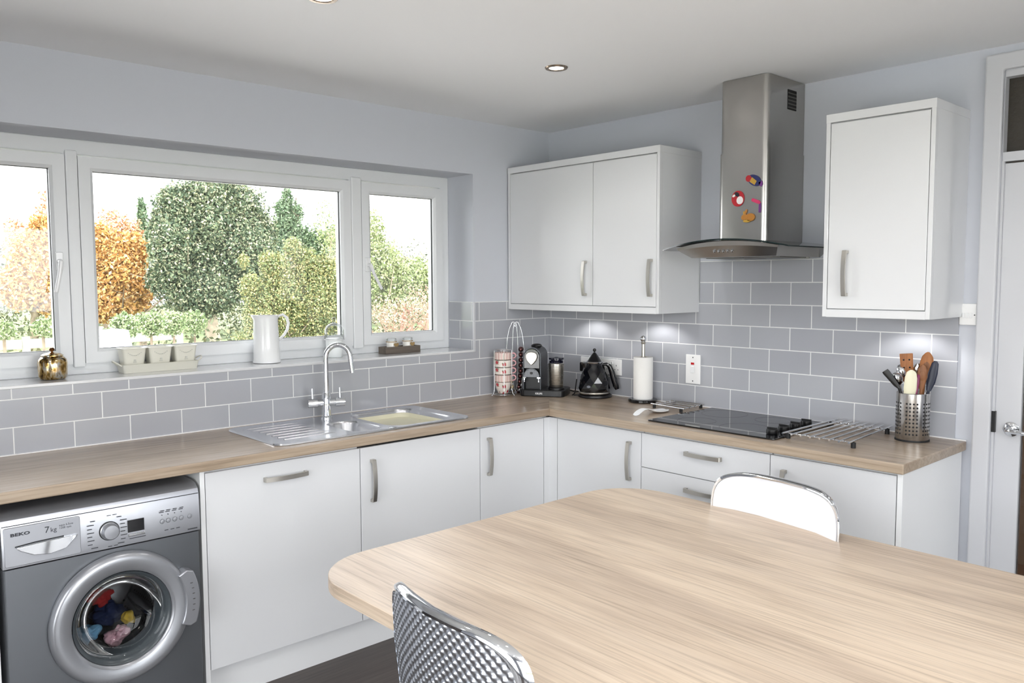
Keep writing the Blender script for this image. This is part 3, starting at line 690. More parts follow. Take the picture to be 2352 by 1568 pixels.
# body: an arched tunnel section running front to back
def archp(w, h, r, n=14): return [(-w, .036), (w, .036)] + [(r*math.cos(PI*k/n), h-r+r*math.sin(PI*k/n)) for k in range(n+1)]
cx0 = -.058
def T_(y): return Matrix(((1,0,0,cx0),(0,0,1,y),(0,1,0,0),(0,0,0,1)))
b = MB(); b.prism([(a*.92, z if z < .1 else z-.002) for a, z in archp(.047, .262, .047)], -.040, .098, T_(0)); body = obj('body', b, M['black'], t, 40)
sh = MB()
n = 14; o_ = [(-.050,.036)] + [(-.050*math.cos(PI*k/n), .215+.050*math.sin(PI*k/n)) for k in range(n+1)] + [(.050,.036)]
i_ = [(-.0455,.036)] + [(-.0455*math.cos(PI*k/n), .215+.0455*math.sin(PI*k/n)) for k in range(n+1)] + [(.0455,.036)]
for k in range(len(o_)-1): sh.prism([o_[k], o_[k+1], i_[k+1], i_[k]], -.072, .090, T_(0))
bmesh.ops.remove_doubles(sh.bm, verts=sh.bm.verts[:], dist=1e-5)
obj('side_shell', sh, mat('shell_grey', (74,76,80), .28, .8), t, 40, label='dark metallic shell edged in chrome')
hdm = MB(); hdm.prism([(a*.9, z) for a, z in [(-.050,.150),(.050,.150)]+[(.050*math.cos(PI*k/n), .212+.048*math.sin(PI*k/n)) for k in range(n+1)]], -.078, -.03, T_(0)); obj('brew_head', hdm, M['blackgl'], t, 40, .003)
dr = MB(); sh_ = [(0,-.040),(.012,-.030),(.026,-.014),(.033,.004),(.031,.020),(.020,.031),(0,.035),(-.020,.031),(-.031,.020),(-.033,.004),(-.026,-.014),(-.012,-.030)]
dr.prism([(a, z+.208) for a, z in sh_], -.088, -.076, T_(0)); obj('chrome_lever', dr, M['nickel'], t, 50, .003)
kb = MB(); kb.sphere((cx0+.004, .02, .268), .03, 16, 10, (1,1.4,.42)); obj('lever_handle', kb, M['black'], t, 50)
pl = MB(); n2 = 12; pl.prism([(-.044,.104),(.044,.104)]+[(.044*math.cos(PI*k/n2), .108+.044*math.sin(PI*k/n2)) for k in range(n2+1)], -.082, -.078, T_(0)); plate = obj('cup_plate', pl, mat('plate_grey', (96,97,100), .35, .9), t, 40)
st = MB()
for i in range(-6, 7):
    for j in range(0, 7):
        a, z = i*.0064, .110+j*.0064
        if (a*a + max(0, z-.108)**2) < .039**2 and (abs(a) > .009 or abs(z-.126) > .009): st.box(cx0+a-.0019, cx0+a+.0019, -.0845, -.082, z-.0019, z+.0019)
obj('grid_studs', st, mat('stud_grey', (150,151,154), .45, .9), plate, 0)
obj('plate_hole', MB().lathe([(0,0),(.0075,0),(.0075,.0012),(0,.0012)], M=Matrix.Translation((cx0, -.082, .126)) @ Matrix.Rotation(PI/2, 4, 'X'), seg=18), M['black'], plate)
for s in (-1, 1):
    br = MB(); br.box(cx0+s*.040-.009, cx0+s*.040+.009, -.083, -.074, .098, .104); br.box(cx0+s*.040-.003, cx0+s*.040+.003, -.083, -.078, .078, .100)
    obj('plate_bracket', br, M['chrome'], t, 0)
fx, fy = .068, -.025
obj('frother_stand', MB().lathe([(0,.036),(.044,.036),(.044,.044),(.040,.048),(0,.048)], (fx, fy, 0), 28), M['black'], t)
fr = obj('frother_jug', MB().lathe([(.034,.048),(.037,.052),(.0405,.160),(.0405,.176),(.037,.180),(.034,.178),(.034,.060)], (fx, fy, 0), 36, cap1=False), M['nickel'], t, 40)
gr = MB()
for k in range(13): z = .062+k*.0085; gr.rings([[Vector((fx+r*math.cos(2*PI*i/36), fy+r*math.sin(2*PI*i/36), zz)) for i in range(36)] for r, zz in ((.0368+.0030*k/12, z), (.0392+.0030*k/12, z+.0015), (.0368+.0030*k/12, z+.003))], close=True)
obj('frother_rib', gr, M['nickel'], fr, 40)
hb = MB(); hb.box(fx-.046, fx-.036, fy-.012, fy+.014, .048, .175); obj('frother_grip', hb, M['black'], fr, 0, .003)
obj('frother_lid', MB().lathe([(0,.176),(.037,.176),(.038,.190),(.030,.193),(.030,.198),(.041,.199),(.041,.208),(.012,.210),(.008,.212),(0,.212)], (fx, fy, 0), 30), mat('smoky_plastic', (16,18,36), .08), fr)
cb = MB(); cb.tube([(.12,.07,.02),(.15,.09,.008),(.19,.13,.006),(.25,.14,.005)], .0035, 8); obj('cord', cb, M['black'], t, 60)

# ------------------------------------------------------------------ capsule stand
ct = Vector((-.334,-.066,WZ))
t = thing('capsule_stand', 'tall chrome wire capsule stand left of the coffee machine', 'capsule stand', ct, R(-42))
obj('foot', MB().lathe([(0,.0005),(.052,.0005),(.053,.003),(.044,.007),(.012,.012),(.006,.020),(0,.020)], seg=36), M['chrome'], t)
def arcp(cx, half, z0=.012, z1=.362, n=16):
    """bowed wire bulging outward from the middle"""
    return [(cx*(.35+.65*math.sin(PI*min(1, k/n*1.02)))*1.0, z0+(z1-z0)*k/n) for k in range(n+1)]
wr = MB(); W = []
for side in (-1, 1):
    for off in (.0115, .0505):
        pts = []
        for k in range(19):
            f = k/18; z = .014+.372*f; bul = math.sin(PI*f)**.6
            x = side*(.006 + (off-.006+.004)*min(1, bul*1.05)) if off < .03 else side*(.020+(off-.020)*bul)
            pts.append((x, 0, z))
        if off > .03: pts += [(side*.016, 0, .396), (side*.006, 0, .392), (side*.001, 0, .372)]
        else: pts += [(-side*.006, 0, .398), (-side*.016, 0, .398), (-side*.022, 0, .388)]
        o = MB(); o.tube(pts, .0017, 8); obj('wire', o, M['chrome'], t, 60)
capm = [mat('capsule_brown', (92,58,56), .25, .85), mat('capsule_gold', (160,124,58), .25, .85), mat('capsule_green', (74,84,44), .25, .85)]
first = None; k = 0
for side, n, z0 in ((1, 8, .034), (-1, 2, .034)):
    for i in range(n):
        f = (z0+i*.0300-.014)/.372; bul = min(1, math.sin(PI*f)**.6*1.02)
        lc = Vector((side*(.014+.019*bul), -.004, z0+i*.0300)); loc = ct + Matrix.Rotation(R(-42), 3, 'Z') @ lc
        lab = 'shiny brown coffee capsule in the right column of the stand' if side > 0 else 'gold coffee capsule low in the left column of the stand'
        if i == 0:
            m_ = MB(); m_.lathe([(0,-.012),(.0146,-.012),(.0148,-.0106),(.0120,-.0095),(.0100,.006),(.0065,.0125),(0,.014)], M=Matrix.Rotation(PI/2, 4, 'X'), seg=20)
            first = obj('coffee_capsule', m_, capm[0] if side > 0 else capm[1], None, 40); first.rotation_euler = (0,0,R(-42)); cpy = first
        else: cpy = first.copy(); C.objects.link(cpy)
        cpy.location = loc; tag(cpy, lab, 'coffee capsule', 'brown capsules in the stand' if side > 0 else 'gold capsules in the stand')

# ------------------------------------------------------------------ mug rack
mc_ = Vector((-.455,-.098,WZ)); MR = R(-40)
t = thing('mug_rack', 'chrome wire rack holding the stack of mugs', 'rack', mc_, MR)
rk = MB(); rk.tube([(.058*math.cos(2*PI*k/36), .058*math.sin(2*PI*k/36), .010) for k in range(36)], .0022, 8, closed=True); obj('base_ring', rk, M['chrome'], t, 60)
rk = MB(); rk.tube([(.050*math.cos(2*PI*k/36), .050*math.sin(2*PI*k/36), .250) for k in range(36)], .0018, 8, closed=True); rk.tube([(-.050,0,.250),(0,0,.252),(.050,0,.250)], .0015, 8); obj('top_ring', rk, M['chrome'], t, 60)
for a in (200, 275, 340, 95):
    w_ = MB(); c_, s_ = math.cos(R(a)), math.sin(R(a)); w_.tube([(.066*c_, .066*s_, .004), (.058*c_, .058*s_, .010), (.051*c_, .051*s_, .035), (.051*c_, .051*s_, .250)], .0017, 8); obj('wire', w_, M['chrome'], t, 60)
for a in (205, 335, 90): obj('foot', MB().sphere((.066*math.cos(R(a)), .066*math.sin(R(a)), .0045), .0042, 10, 8), M['chrome'], t)
def mugmat(kind):
    m = mat('mug_'+kind, (236,224,212), .15); N, L, b = nodes(m); tc = N.new('ShaderNodeTexCoord')
    s = N.new('ShaderNodeSeparateXYZ'); L.new(tc.outputs['Object'], s.inputs[0]); a = N.new('ShaderNodeMath'); a.operation = 'ARCTAN2'; L.new(s.outputs[1], a.inputs[0]); L.new(s.outputs[0], a.inputs[1])
    if kind == 'striped':
        k = N.new('ShaderNodeMath'); k.operation = 'MULTIPLY'; k.inputs[1].default_value = 19/(2*PI); L.new(a.outputs[0], k.inputs[0]); f = N.new('ShaderNodeMath'); f.operation = 'FRACT'; L.new(k.outputs[0], f.inputs[0])
        r = ramp(N, [(0, (236,224,214)), (.42, (236,224,214)), (.44, (196,60,70)), (.52, (236,224,214)), (.56, (120,110,104)), (.60, (228,196,190)), (.9, (228,196,190))]); r.color_ramp.interpolation = 'CONSTANT'; L.new(f.outputs[0], r.inputs[0]); L.new(r.outputs[0], b.inputs['Base Color'])
    else:
        cb_ = N.new('ShaderNodeCombineXYZ'); k = N.new('ShaderNodeMath'); k.operation = 'MULTIPLY'; k.inputs[1].default_value = .046; L.new(a.outputs[0], k.inputs[0]); L.new(k.outputs[0], cb_.inputs[0]); L.new(s.outputs[2], cb_.inputs[1])
        v = N.new('ShaderNodeTexVoronoi'); v.inputs['Scale'].default_value = 26 if kind == 'floral' else 22; v.inputs['Randomness'].default_value = .45; L.new(cb_.outputs[0], v.inputs['Vector'])
        nz = N.new('ShaderNodeTexNoise'); nz.inputs['Scale'].default_value = 160; L.new(cb_.outputs[0], nz.inputs['Vector']); ad = N.new('ShaderNodeMath'); ad.operation = 'MULTIPLY_ADD'; ad.inputs[1].default_value = .55; L.new(nz.outputs['Fac'], ad.inputs[0]); L.new(v.outputs['Distance'], ad.inputs[2])
        r = ramp(N, [(.0, (176,30,48)), (.44, (206,70,84)), (.52, (120,140,110)), (.57, (238,228,220))]); r.color_ramp.interpolation = 'CONSTANT'; L.new(ad.outputs[0], r.inputs[0]); L.new(r.outputs[0], b.inputs['Base Color'])
    return m
MS, MF = mugmat('striped'), mugmat('floral')
for k, (m_, lab) in enumerate(((MF, 'cream floral mug tapering to its foot, lowest in the rack'), (MS, 'pink striped mug second from the bottom of the rack'), (MF, 'cream mug with red roses in the middle of the rack'), (MF, 'cream mug with red roses second from the top of the rack'), (MS, 'pink striped mug topmost in the rack'))):
    z = .0135+k*.0405; t = thing('mug', lab, 'mug', mc_+Vector((0,0,z)), MR, 'stacked mugs in the wire rack'); B = MB()
    if k == 0: B.lathe([(0,0),(.026,0),(.030,.008),(.040,.030),(.0455,.055),(.0465,.0625),(.0435,.0625),(.040,.040),(.026,.010),(0,.010)], seg=36, cap0=True)
    else: B.lathe([(0,.0224),(.0300,.0224),(.0425,.0230),(.0470,.0262),(.0475,.0610),(.0450,.0615),(.0445,.028),(.0300,.0255),(0,.0255)], seg=36)
    obj('cup', B, m_, t, 40)
    if k:
        h = MB(); h.tube([(.046,0,.055),(.060,0,.058),(.070,0,.050),(.071,0,.040),(.063,0,.031),(.046,0,.029)], .0042, 10, flat=(1.2,.8)); obj('handle', h, M['pink'], t, 60)
#PART4
# ------------------------------------------------------------------ washing machine
def washer():
    t = thing('washing_machine', 'silver front loading washing machine under the worktop', 'washing machine')
    x0, x1, yf = -2.928, -2.332, -.600; zt = .834; zb = .01
    cx, cz = -2.600, .438
    bd = MB()
    # front sheet with a round port, as rings, then the case behind it
    n = 48; sq = []
    for k in range(n):
        a = 2*PI*k/n; c, s = math.cos(a), math.sin(a); m = 1e9
        for lim, v in ((x1-cx, c), (x0-cx, c), (.668-cz, s), (zb+.01-cz, s)):
            if v*lim > 1e-9: m = min(m, lim/v)
        sq.append((cx+c*m, cz+s*m))
    ci = [(cx+.190*math.cos(2*PI*k/n), cz+.190*math.sin(2*PI*k/n)) for k in range(n)]
    # snap four ring points to the corners
    for X, Z in ((x0,.668),(x1,.668),(x0,zb+.01),(x1,zb+.01)):
        k = min(range(n), key=lambda q: (sq[q][0]-X)**2+(sq[q][1]-Z)**2); sq[k] = (X, Z)
    bd.rings([[Vector((a, -.03, b)) for a, b in sq], [Vector((a, yf+.012, b)) for a, b in sq], [Vector((a+(.006 if a < cx else -.006)*(abs(a-cx) > .25), yf, b)) for a, b in sq], [Vector((a, yf, b)) for a, b in ci], [Vector((a, yf+.10, b)) for a, b in ci], [Vector((a, -.04, b)) for a, b in ci]], cap0=True, cap1=True)
    obj('front_panel', bd, M['silver'], t, 30)
    top = MB(); pr = [(-.03, .672), (yf, .672), (yf-.002, .700), (yf+.004, .800), (yf+.010, .818), (yf+.030, .832), (yf+.060, .838), (-.03, .838)]
    top.prism([(a, b) for a, b in pr], x0, x1, Matrix(((0,0,1,0),(1,0,0,0),(0,1,0,0),(0,0,0,1))))
    pan = obj('control_panel', top, M['silverl'], t, 25)
    ln = MB(); ln.box(x0+.002, x1-.002, yf+.002, yf+.006, .8005, .8025); obj('panel_groove', ln, M['rubber'], pan, 0)
    yy = yf-.0015
    dr = MB(); dr.prism(rrect(x0+.006, -2.712, .677, .797, .006, 3), 0, .006, Matrix(((1,0,0,0),(0,0,-1,yf+.003),(0,1,0,0),(0,0,0,1)))); drawer = obj('detergent_drawer', dr, M['silverl'], t, 30, .0015)
    gp = MB(); P0 = [(-2.893,.7335),(-2.84,.738),(-2.76,.741),(-2.722,.7425)]; P1 = [(-2.722,.7395),(-2.755,.706),(-2.80,.697),(-2.845,.703),(-2.88,.722)]
    gp.prism(P0+P1, 0, .008, Matrix(((1,0,0,0),(0,0,-1,yf-.0025),(0,1,0,0),(0,0,0,1)))); obj('drawer_grip', gp, M['chrome'], drawer, 50, .003)
    gs = MB(); gs.prism([(-2.894,.7345),(-2.84,.739),(-2.76,.742),(-2.76,.745),(-2.84,.743),(-2.894,.738)], 0, .002, Matrix(((1,0,0,0),(0,0,-1,yf-.0028),(0,1,0,0),(0,0,0,1)))); obj('grip_recess', gs, M['rubber'], drawer, 0)
    TX = lambda x, z, d=.0032: Matrix.Translation((x, yf-d, z)) @ Matrix.Rotation(PI/2, 4, 'X')
    text('BEKO', .0175, TX(-2.905, .770) @ Matrix.Diagonal((1.15,.72,1,1)), M['printd'], drawer, font_bold=.0009, space=1.05)
    text('7', .028, TX(-2.813, .763), M['printd'], drawer); text('kg', .020, TX(-2.797, .763), M['printd'], drawer); text('aqua 6.5cm\n1200 rpm', .0088, TX(-2.772, .776), M['printd'], drawer)
    kx, kz = -2.6265, .7300
    kb = MB(); kb.lathe([(0,0),(.0285,0),(.0285,.004),(.026,.006),(.0255,.022),(.022,.026),(0,.027)], M=Matrix.Translation((kx, yf-.001, kz)) @ Matrix.Rotation(PI/2, 4, 'X'), seg=36); obj('programme_dial', kb, M['silverl'], t, 40)
    rg = MB(); rg.lathe([(.0285,0),(.031,0),(.031,.002),(.0285,.002)], cap0=False, cap1=False, M=Matrix.Translation((kx, yf-.001, kz)) @ Matrix.Rotation(PI/2, 4, 'X'), seg=36); obj('dial_ring', rg, M['rubber'], pan, 40)
    marks = MB()
    for s, dx in ((-1, -.066), (1, .034)):
        for k in range(8):
            z = kz+.040-k*.0125; w = .020 if k % 2 else .014; o_ = dx+(.010 if k in (0, 7) else 0)*(-s); marks.box(kx+o_, kx+o_+w, yf-.0034, yf-.0018, z, z+.0022)
    for q in (-.006,.012): marks.box(kx+q, kx+q+.012, yf-.0034, yf-.0018, kz-.052, kz-.0505); marks.box(kx+q, kx+q+.012, yf-.0034, yf-.0018, kz+.050, kz+.0515)
    for bx_, k in ((-2.4598,0),(-2.4396,1),(-2.4178,2),(-2.3956,3)): marks.box(bx_-.008, bx_+.006, yf-.0028, yf-.001, .757, .759); marks.box(bx_-.005, bx_+.008, yf-.0028, yf-.001, .762, .764)
    for bx_ in (-2.447,-2.427,-2.408): marks.box(bx_-.006, bx_+.006, yf-.0034, yf-.0018, .694, .696)
    marks.box(-2.566, -2.515, yf-.0034, yf-.0018, .6895, .6915); marks.box(-2.375, -2.342, yf-.0030, yf-.0018, .680, .683); merge_into(pan, marks, M['printd'])
    d = MB(); d.box(-2.5705, -2.5185, yf-.0035, yf+.004, .712, .752); obj('display', d, M['hobglass'], t, 0)
    d = MB(); d.box(-2.571, -2.516, yf-.007, yf+.004, .698, .7075); obj('start_bar', d, M['chrome'], t, 0, .002)
    for x in (-2.4598,-2.4396,-2.4178,-2.3956,-2.3671):
        b = MB(); b.lathe([(0,0),(.0075,0),(.0082,.002),(.0065,.0045),(0,.005)], M=Matrix.Translation((x, yf-.001, .7272)) @ Matrix.Rotation(PI/2, 4, 'X'), seg=18); obj('button', b, M['silverl'], t, 40)
        if x < -2.38: b = MB(); b.lathe([(0,0),(.0016,0),(.0016,.001),(0,.001)], M=Matrix.Translation((x, yf-.0022, .7485)) @ Matrix.Rotation(PI/2, 4, 'X'), seg=10); obj('indicator', b, M['printd'], pan, 40)
    # door: ring, glass bowl, handle
    DM = Matrix.Translation((cx, yf, cz)) @ Matrix.Rotation(PI/2, 4, 'X')
    ring = MB(); ring.lathe([(.214,.0005),(.2190,.008),(.2180,.020),(.211,.032),(.203,.036),(.190,.0365),(.166,.033),(.157,.029),(.153,.018),(.1515,.002),(.160,.0005)], M=DM, seg=72, cap0=False, cap1=False)
    dring = obj('door', ring, mat('door_ring', (164,166,171), .28, .6), t, 60)
    gk = MB(); gk.lathe([(.151,.020),(.153,.024),(.146,.020),(.138,.006),(.130,-.02),(.128,-.07),(.134,-.07),(.145,-.02)], M=DM, seg=64, cap0=False, cap1=False); obj('door_seal', gk, mat('seal_grey', (70,76,80), .25, .1), dring, 60)
    gb = MB(); gb.lathe([(.151,.017),(.140,.010),(.128,-.005),(.116,-.035),(.090,-.052),(.05,-.060),(0,-.062)], M=DM, seg=56, cap0=False, cap1=False); obj('door_glass', gb, glass('door_bowl_glass', (.9,.92,.93), .55), dring, 60)
    hp = MB(); o1, o2 = [], []
    for k in range(13):
        a = R(-24+52*k/12); e = .018*min(1, (1-abs(-1+2*k/12))*6)**.5
        o1.append((cx+(.206+.020+e)*math.cos(a), cz+.01+(.206+.020+e)*math.sin(a))); o2.append((cx+.196*math.cos(a), cz+.01+.196*math.sin(a)))
    for k in range(12): hp.prism([o1[k], o1[k+1], o2[k+1], o2[k]], -.002, .046, Matrix(((1,0,0,0),(0,0,-1,yf),(0,1,0,0),(0,0,0,1))))
    bmesh.ops.remove_doubles(hp.bm, verts=hp.bm.verts[:], dist=1e-4)
    hh = obj('door_handle', hp, M['silverl'], dring, 40, .004)
    gv = MB()
    for k in range(6): a = R(-10+k*5); gv.box(cx+.222*math.cos(a)-.004, cx+.222*math.cos(a)+.004, yf-.0475, yf-.044, cz+.012+.222*math.sin(a)-.0015, cz+.012+.222*math.sin(a)+.0015)
    obj('grip_ridges', gv, M['chrome'], hh, 0)
    # drum
    dm = MB(); dm.lathe([(.186,-.09),(.186,-.40),(.17,-.43),(0,-.44)], M=DM, seg=56, cap0=False, cap1=True)
    dmat = mat('drum_steel', (150,150,152), .25, 1.); N, L, b = nodes(dmat); tc = N.new('ShaderNodeTexCoord'); v = N.new('ShaderNodeTexVoronoi'); v.inputs['Scale'].default_value = 55; v.inputs['Randomness'].default_value = 0; L.new(tc.outputs['Object'], v.inputs['Vector'])
    r = ramp(N, [(0, (12,12,12)), (.22, (150,150,152))]); r.color_ramp.interpolation = 'CONSTANT'; L.new(v.outputs['Distance'], r.inputs[0]); L.new(r.outputs[0], b.inputs['Base Color'])
    obj('drum', dm, dmat, t, 60)
    for k in range(3):
        a = R(90+120*k); p = MB(); p.tube([(cx+.178*math.cos(a), yf+.10, cz+.178*math.sin(a)), (cx+.172*math.cos(a), yf+.25, cz+.172*math.sin(a)), (cx+.178*math.cos(a), yf+.40, cz+.178*math.sin(a))], [.016,.026,.016], 12); obj('drum_paddle', p, M['chrome'], t, 60)
    return cx, yf, cz
wcx, wyf, wcz = washer()
# clothes lying in the drum: a crumpled heap, each garment its own
def garment(label, c, r, col, seed):
    rg = random.Random(seed); mb = MB(); mb.sphere(c, 1.0, 44, 30, r)
    from mathutils import noise
    for v in mb.bm.verts:
        n = noise.noise(v.co*26+Vector((seed,0,0)))*1.1-.9*abs(noise.noise(v.co*52+Vector((0,seed,0)))); v.co += (v.co-Vector(c)).normalized()*n*.024
    t = obj('crumpled_garment', mb, mat('cloth_%d' % seed, col, .9, 0, .1), smooth=180); tag(t, label, 'clothes', 'clothes in the washing machine drum')
for l, c, r, col, s in (('light blue cloth at the bottom left of the drum', (-.062, .20, -.112), (.046,.05,.030), (96,140,170), 1), ('pink and white cloth at the front of the drum', (.025, .155, -.122), (.040,.035,.026), (190,150,160), 2), ('dark navy cloth in the middle of the drum', (.030, .272, -.085), (.060,.042,.040), (28,36,62), 3),
                        ('red cloth on top of the heap in the drum', (.012, .270, -.012), (.045,.04,.024), (150,44,44), 4), ('black cloth at the back of the drum', (-.02, .370, -.070), (.090,.045,.050), (20,20,24), 5), ('yellow cloth scrap in the drum', (.076, .185, -.085), (.016,.020,.014), (180,150,50), 6)):
    garment(l, (wcx+c[0], wyf+c[1], wcz+c[2]), r, col, s)

# ------------------------------------------------------------------ sockets and switches
def plate(name, label, cat, y0, y1, z0, z1):
    t = thing(name, label, cat); obj('face_plate', MB().box(-.0165, -.0082, y0, y1, z0, z1), M['whitepl'], t, 0, .0025, seg=3); return t
def screw(t, y, z): obj('screw', MB().lathe([(0,0),(.003,0),(.003,.001),(0,.001)], M=Matrix.Translation((-.0165, y, z)) @ Matrix.Rotation(-PI/2, 4, 'Y'), seg=10), M['printd'], t)
t = plate('cooker_switch', 'tall white cooker switch with a red light on the tiles left of the hob', 'switch', -1.0715, -.9855, 1.018, 1.164)
obj('neon', MB().box(-.0185, -.0165, -1.036, -1.018, 1.114, 1.1245), mat('neon_red', (190,20,24), .3), t, 0); obj('rocker', MB().box(-.021, -.0165, -1.037, -1.017, 1.072, 1.106), M['white'], t, 0, .002); screw(t, -1.0285, 1.150); screw(t, -1.0285, 1.032)
def socket(t, y, z, sw=True):
    for dy, dz, w, h in ((0,.014,.0035,.008),(.011,-.008,.006,.0035),(-.011,-.008,.006,.0035)): obj('pin_hole', MB().box(-.0168, -.0160, y+dy-w/2, y+dy+w/2, z+dz-h/2, z+dz+h/2), M['dark'], t, 0)
t = plate('double_socket', 'white double socket on the tiles behind the kettle', 'socket', -.5665, -.4200, 1.020, 1.106)
socket(t, -.533, 1.058); socket(t, -.455, 1.058)
t0_ = t
for y in (-.502, -.486): obj('rocker', MB().box(-.0195, -.0165, y-.005, y+.005, 1.078, 1.092), M['white'], t, 0, .001); obj('switch_mark', MB().box(-.0197, -.0195, y-.003, y+.003, 1.0895, 1.0905), M['printr'], t, 0)
t = plate('double_socket', 'white double socket beside the other, holding the black plug left of the kettle', 'socket', -.4165, -.2700, 1.020, 1.106)
socket(t, -.383, 1.058)
for y in (-.352, -.336): obj('rocker', MB().box(-.0195, -.0165, y-.005, y+.005, 1.078, 1.092), M['white'], t, 0, .001)
t = thing('kettle_plug', 'black plug in the socket left of the kettle', 'plug'); obj('plug_body', MB().box(-.052, -.0168, -.326, -.292, 1.026, 1.078), M['black'], t, 0, .006); pc_ = MB(); pc_.tube([(-.040,-.309,1.030),(-.042,-.312,1.0),(-.036,-.33,.96),(-.03,-.345,.93),(-.04,-.36,.914)], .003, 8); obj('cord', pc_, M['black'], t, 60)
t = thing('light_switch', 'white switch plate between the tall wall cabinet and the door frame', 'switch'); y0, y1 = -2.296, -2.2465
ys_, ye_ = -2.2855, -2.150
obj('face_plate', MB().box(-.012, -.0005, -2.3080, -2.2480, 1.358, 1.440), M['whitepl'], t, 0, .0025)
for y in (-2.264,-2.277,-2.290): obj('rocker', MB().box(-.0155, -.012, y-.0042, y+.0042, 1.385, 1.405), M['white'], t, 0, .001)
obj('screw', MB().lathe([(0,0),(.0025,0),(.0025,.001),(0,.001)], M=Matrix.Translation((-.012, -2.3025, 1.397)) @ Matrix.Rotation(-PI/2, 4, 'Y'), seg=10), M['printd'], t)

# ------------------------------------------------------------------ utensil pot and what stands in it
PX, PY = -.135, -2.135
t = thing('utensil_pot', 'perforated stainless steel utensil pot at the end of the worktop', 'utensil pot', (PX, PY, WZ))
mb = MB(); mb.lathe([(0,.0005),(.0585,.0005),(.0605,.004),(.0605,.186),(.0590,.1875),(.0580,.186),(.0580,.006),(0,.006)], seg=56); pot = obj('pot', mb, brushed('pot_steel', (190,188,186), .22, 2, .05), t, 40)
ho = MB()
for k in range(30):
    if k % 5 == 4: continue
    a = 2*PI*k/30; u_ = Vector((math.cos(a), math.sin(a), 0)); w_ = Vector((-u_.y, u_.x, 0))
    for j in range(9):
        c = u_*.0607+Vector((0,0,.030+j*.0148)); vs = [ho.bm.verts.new(c+w_*.0036*math.cos(2*PI*i/10)+Vector((0,0,.0036*math.sin(2*PI*i/10)))) for i in range(10)]; v2 = [ho.bm.verts.new(v.co-u_*.0012) for v in vs]; ho._f(vs); ho._f(v2[::-1])
        for i in range(10): ho._f([vs[i], vs[(i+1)%10], v2[(i+1)%10], v2[i]])
obj('pot_holes', ho, M['dark'], pot, 0, label='rows of small round holes')
rim_ = MB(); rim_.lathe([(.0600,.0002),(.0625,.0002),(.0625,.006),(.0600,.006)], cap0=False, cap1=False, seg=48); obj('foot_ring', rim_, M['rubber'], pot)
fwd = Vector((CAM.x-PX, CAM.y-PY, 0)).normalized(); rgt = Vector((-fwd.y, fwd.x, 0))   # towards the room / to the right seen from the room
P0 = Vector((PX, PY, WZ))
def utensil(name, label, foot, neck, tip, m, head, hm=None, hr=.0055, cat='utensil', extra=None):
    """foot, neck and tip as (right, forward, height) from the pot; head is a list of (fraction, half width, thickness)"""
    q = lambda v: P0 + rgt*v[0] + fwd*v[1] + Vector((0,0,v[2]))
    a, b, c = q(foot), q(neck), q(tip); t = thing(name, label, cat, group='utensils in the steel pot')
    h = MB(); h.tube([a, a.lerp(b, .5), b], hr, 10); obj('handle', h, hm or m, t, 60)
    d = (c-b); dn = d.normalized(); s = rgt - dn*rgt.dot(dn); s.normalize(); n = dn.cross(s)
    if n.dot(fwd) < 0: n = -n
    hd = MB(); rs = []
    for f, w, th in head:
        p = b+d*f; rs.append([p+s*w*math.cos(2*PI*i/14)+n*th*math.sin(2*PI*i/14) for i in range(14)])
    hd.rings(rs); o = obj('head', hd, m, t, 50)
    if extra: extra(t, o, b, d, s, n)
    return t
def slots(t, o, b, d, s, n):
    hb = MB()
    for f in (.30, .55, .80):
        for w in (-.010, .010):
            p = b+d*f+s*w+n*.0030; vs = [p+s*.0034*math.cos(2*PI*i/10)+d.normalized()*.0034*math.sin(2*PI*i/10) for i in range(10)]
            A = [hb.bm.verts.new(x) for x in vs]; B = [hb.bm.verts.new(x-n*.0062) for x in vs]; hb._f(A); hb._f(B[::-1])
            for i in range(10): hb._f([A[i], A[(i+1)%10], B[(i+1)%10], B[i]])
    obj('drain_hole', hb, M['dark'], o, 0)
def bowl(t, o, b, d, s, n):
    mb = MB(); c = b+d*.55+n*.0035; mb.sphere((0,0,0), 1, 18, 10, (1,1,1), Matrix.Translation(c) @ Matrix((s, d.normalized(), n)).transposed().to_4x4() @ Matrix.Diagonal((.013,.022,.0035,1))); obj('spoon_bowl', mb, M['darkwood'], o, 60)
flat = lambda w, th=.0026: [(0,.006,.005),(.12,w*.72,th),(.25,w*.93,th),(.97,w,th),(1,w*.98,th*.5)]
utensil('wooden_spatula', 'wooden spatula with drain holes standing in the utensil pot', (-.012,-.030,.01), (-.020,-.020,.215), (-.030,-.012,.337), M['beech'], flat(.0235), extra=slots)
utensil('wooden_spoon', 'large wooden spoon, tallest in the utensil pot', (.018,-.03,.01), (.036,-.012,.225), (.047,-.008,.346), M['beech'], [(0,.006,.005),(.15,.011,.005),(.4,.021,.006),(.65,.0245,.006),(.85,.019,.005),(.96,.010,.003),(1,.003,.002)], extra=bowl)
utensil('wooden_spoon', 'smaller wooden spoon in front of the large one', (.020,.025,.01), (.026,.030,.205), (.030,.034,.300), M['darkwood'], [(0,.007,.005),(.2,.012,.005),(.5,.0185,.006),(.8,.0165,.005),(.95,.009,.003),(1,.003,.002)], extra=bowl)
utensil('silicone_spatula', 'cream silicone spatula at the front of the utensil pot', (-.006,.030,.01), (-.014,.046,.176), (-.008,.052,.280), M['cream'], [(0,.012,.004),(.08,.020,.005),(.3,.0225,.005),(.7,.0215,.004),(.9,.017,.003),(.97,.010,.002),(1,.004,.002)])
utensil('turner', 'black turner leaning out to the left of the utensil pot', (.004,.010,.012), (-.050,.034,.205), (-.102,.040,.272), M['black'], [(0,.005,.005),(.2,.010,.003),(.9,.013,.003),(1,.012,.002)])
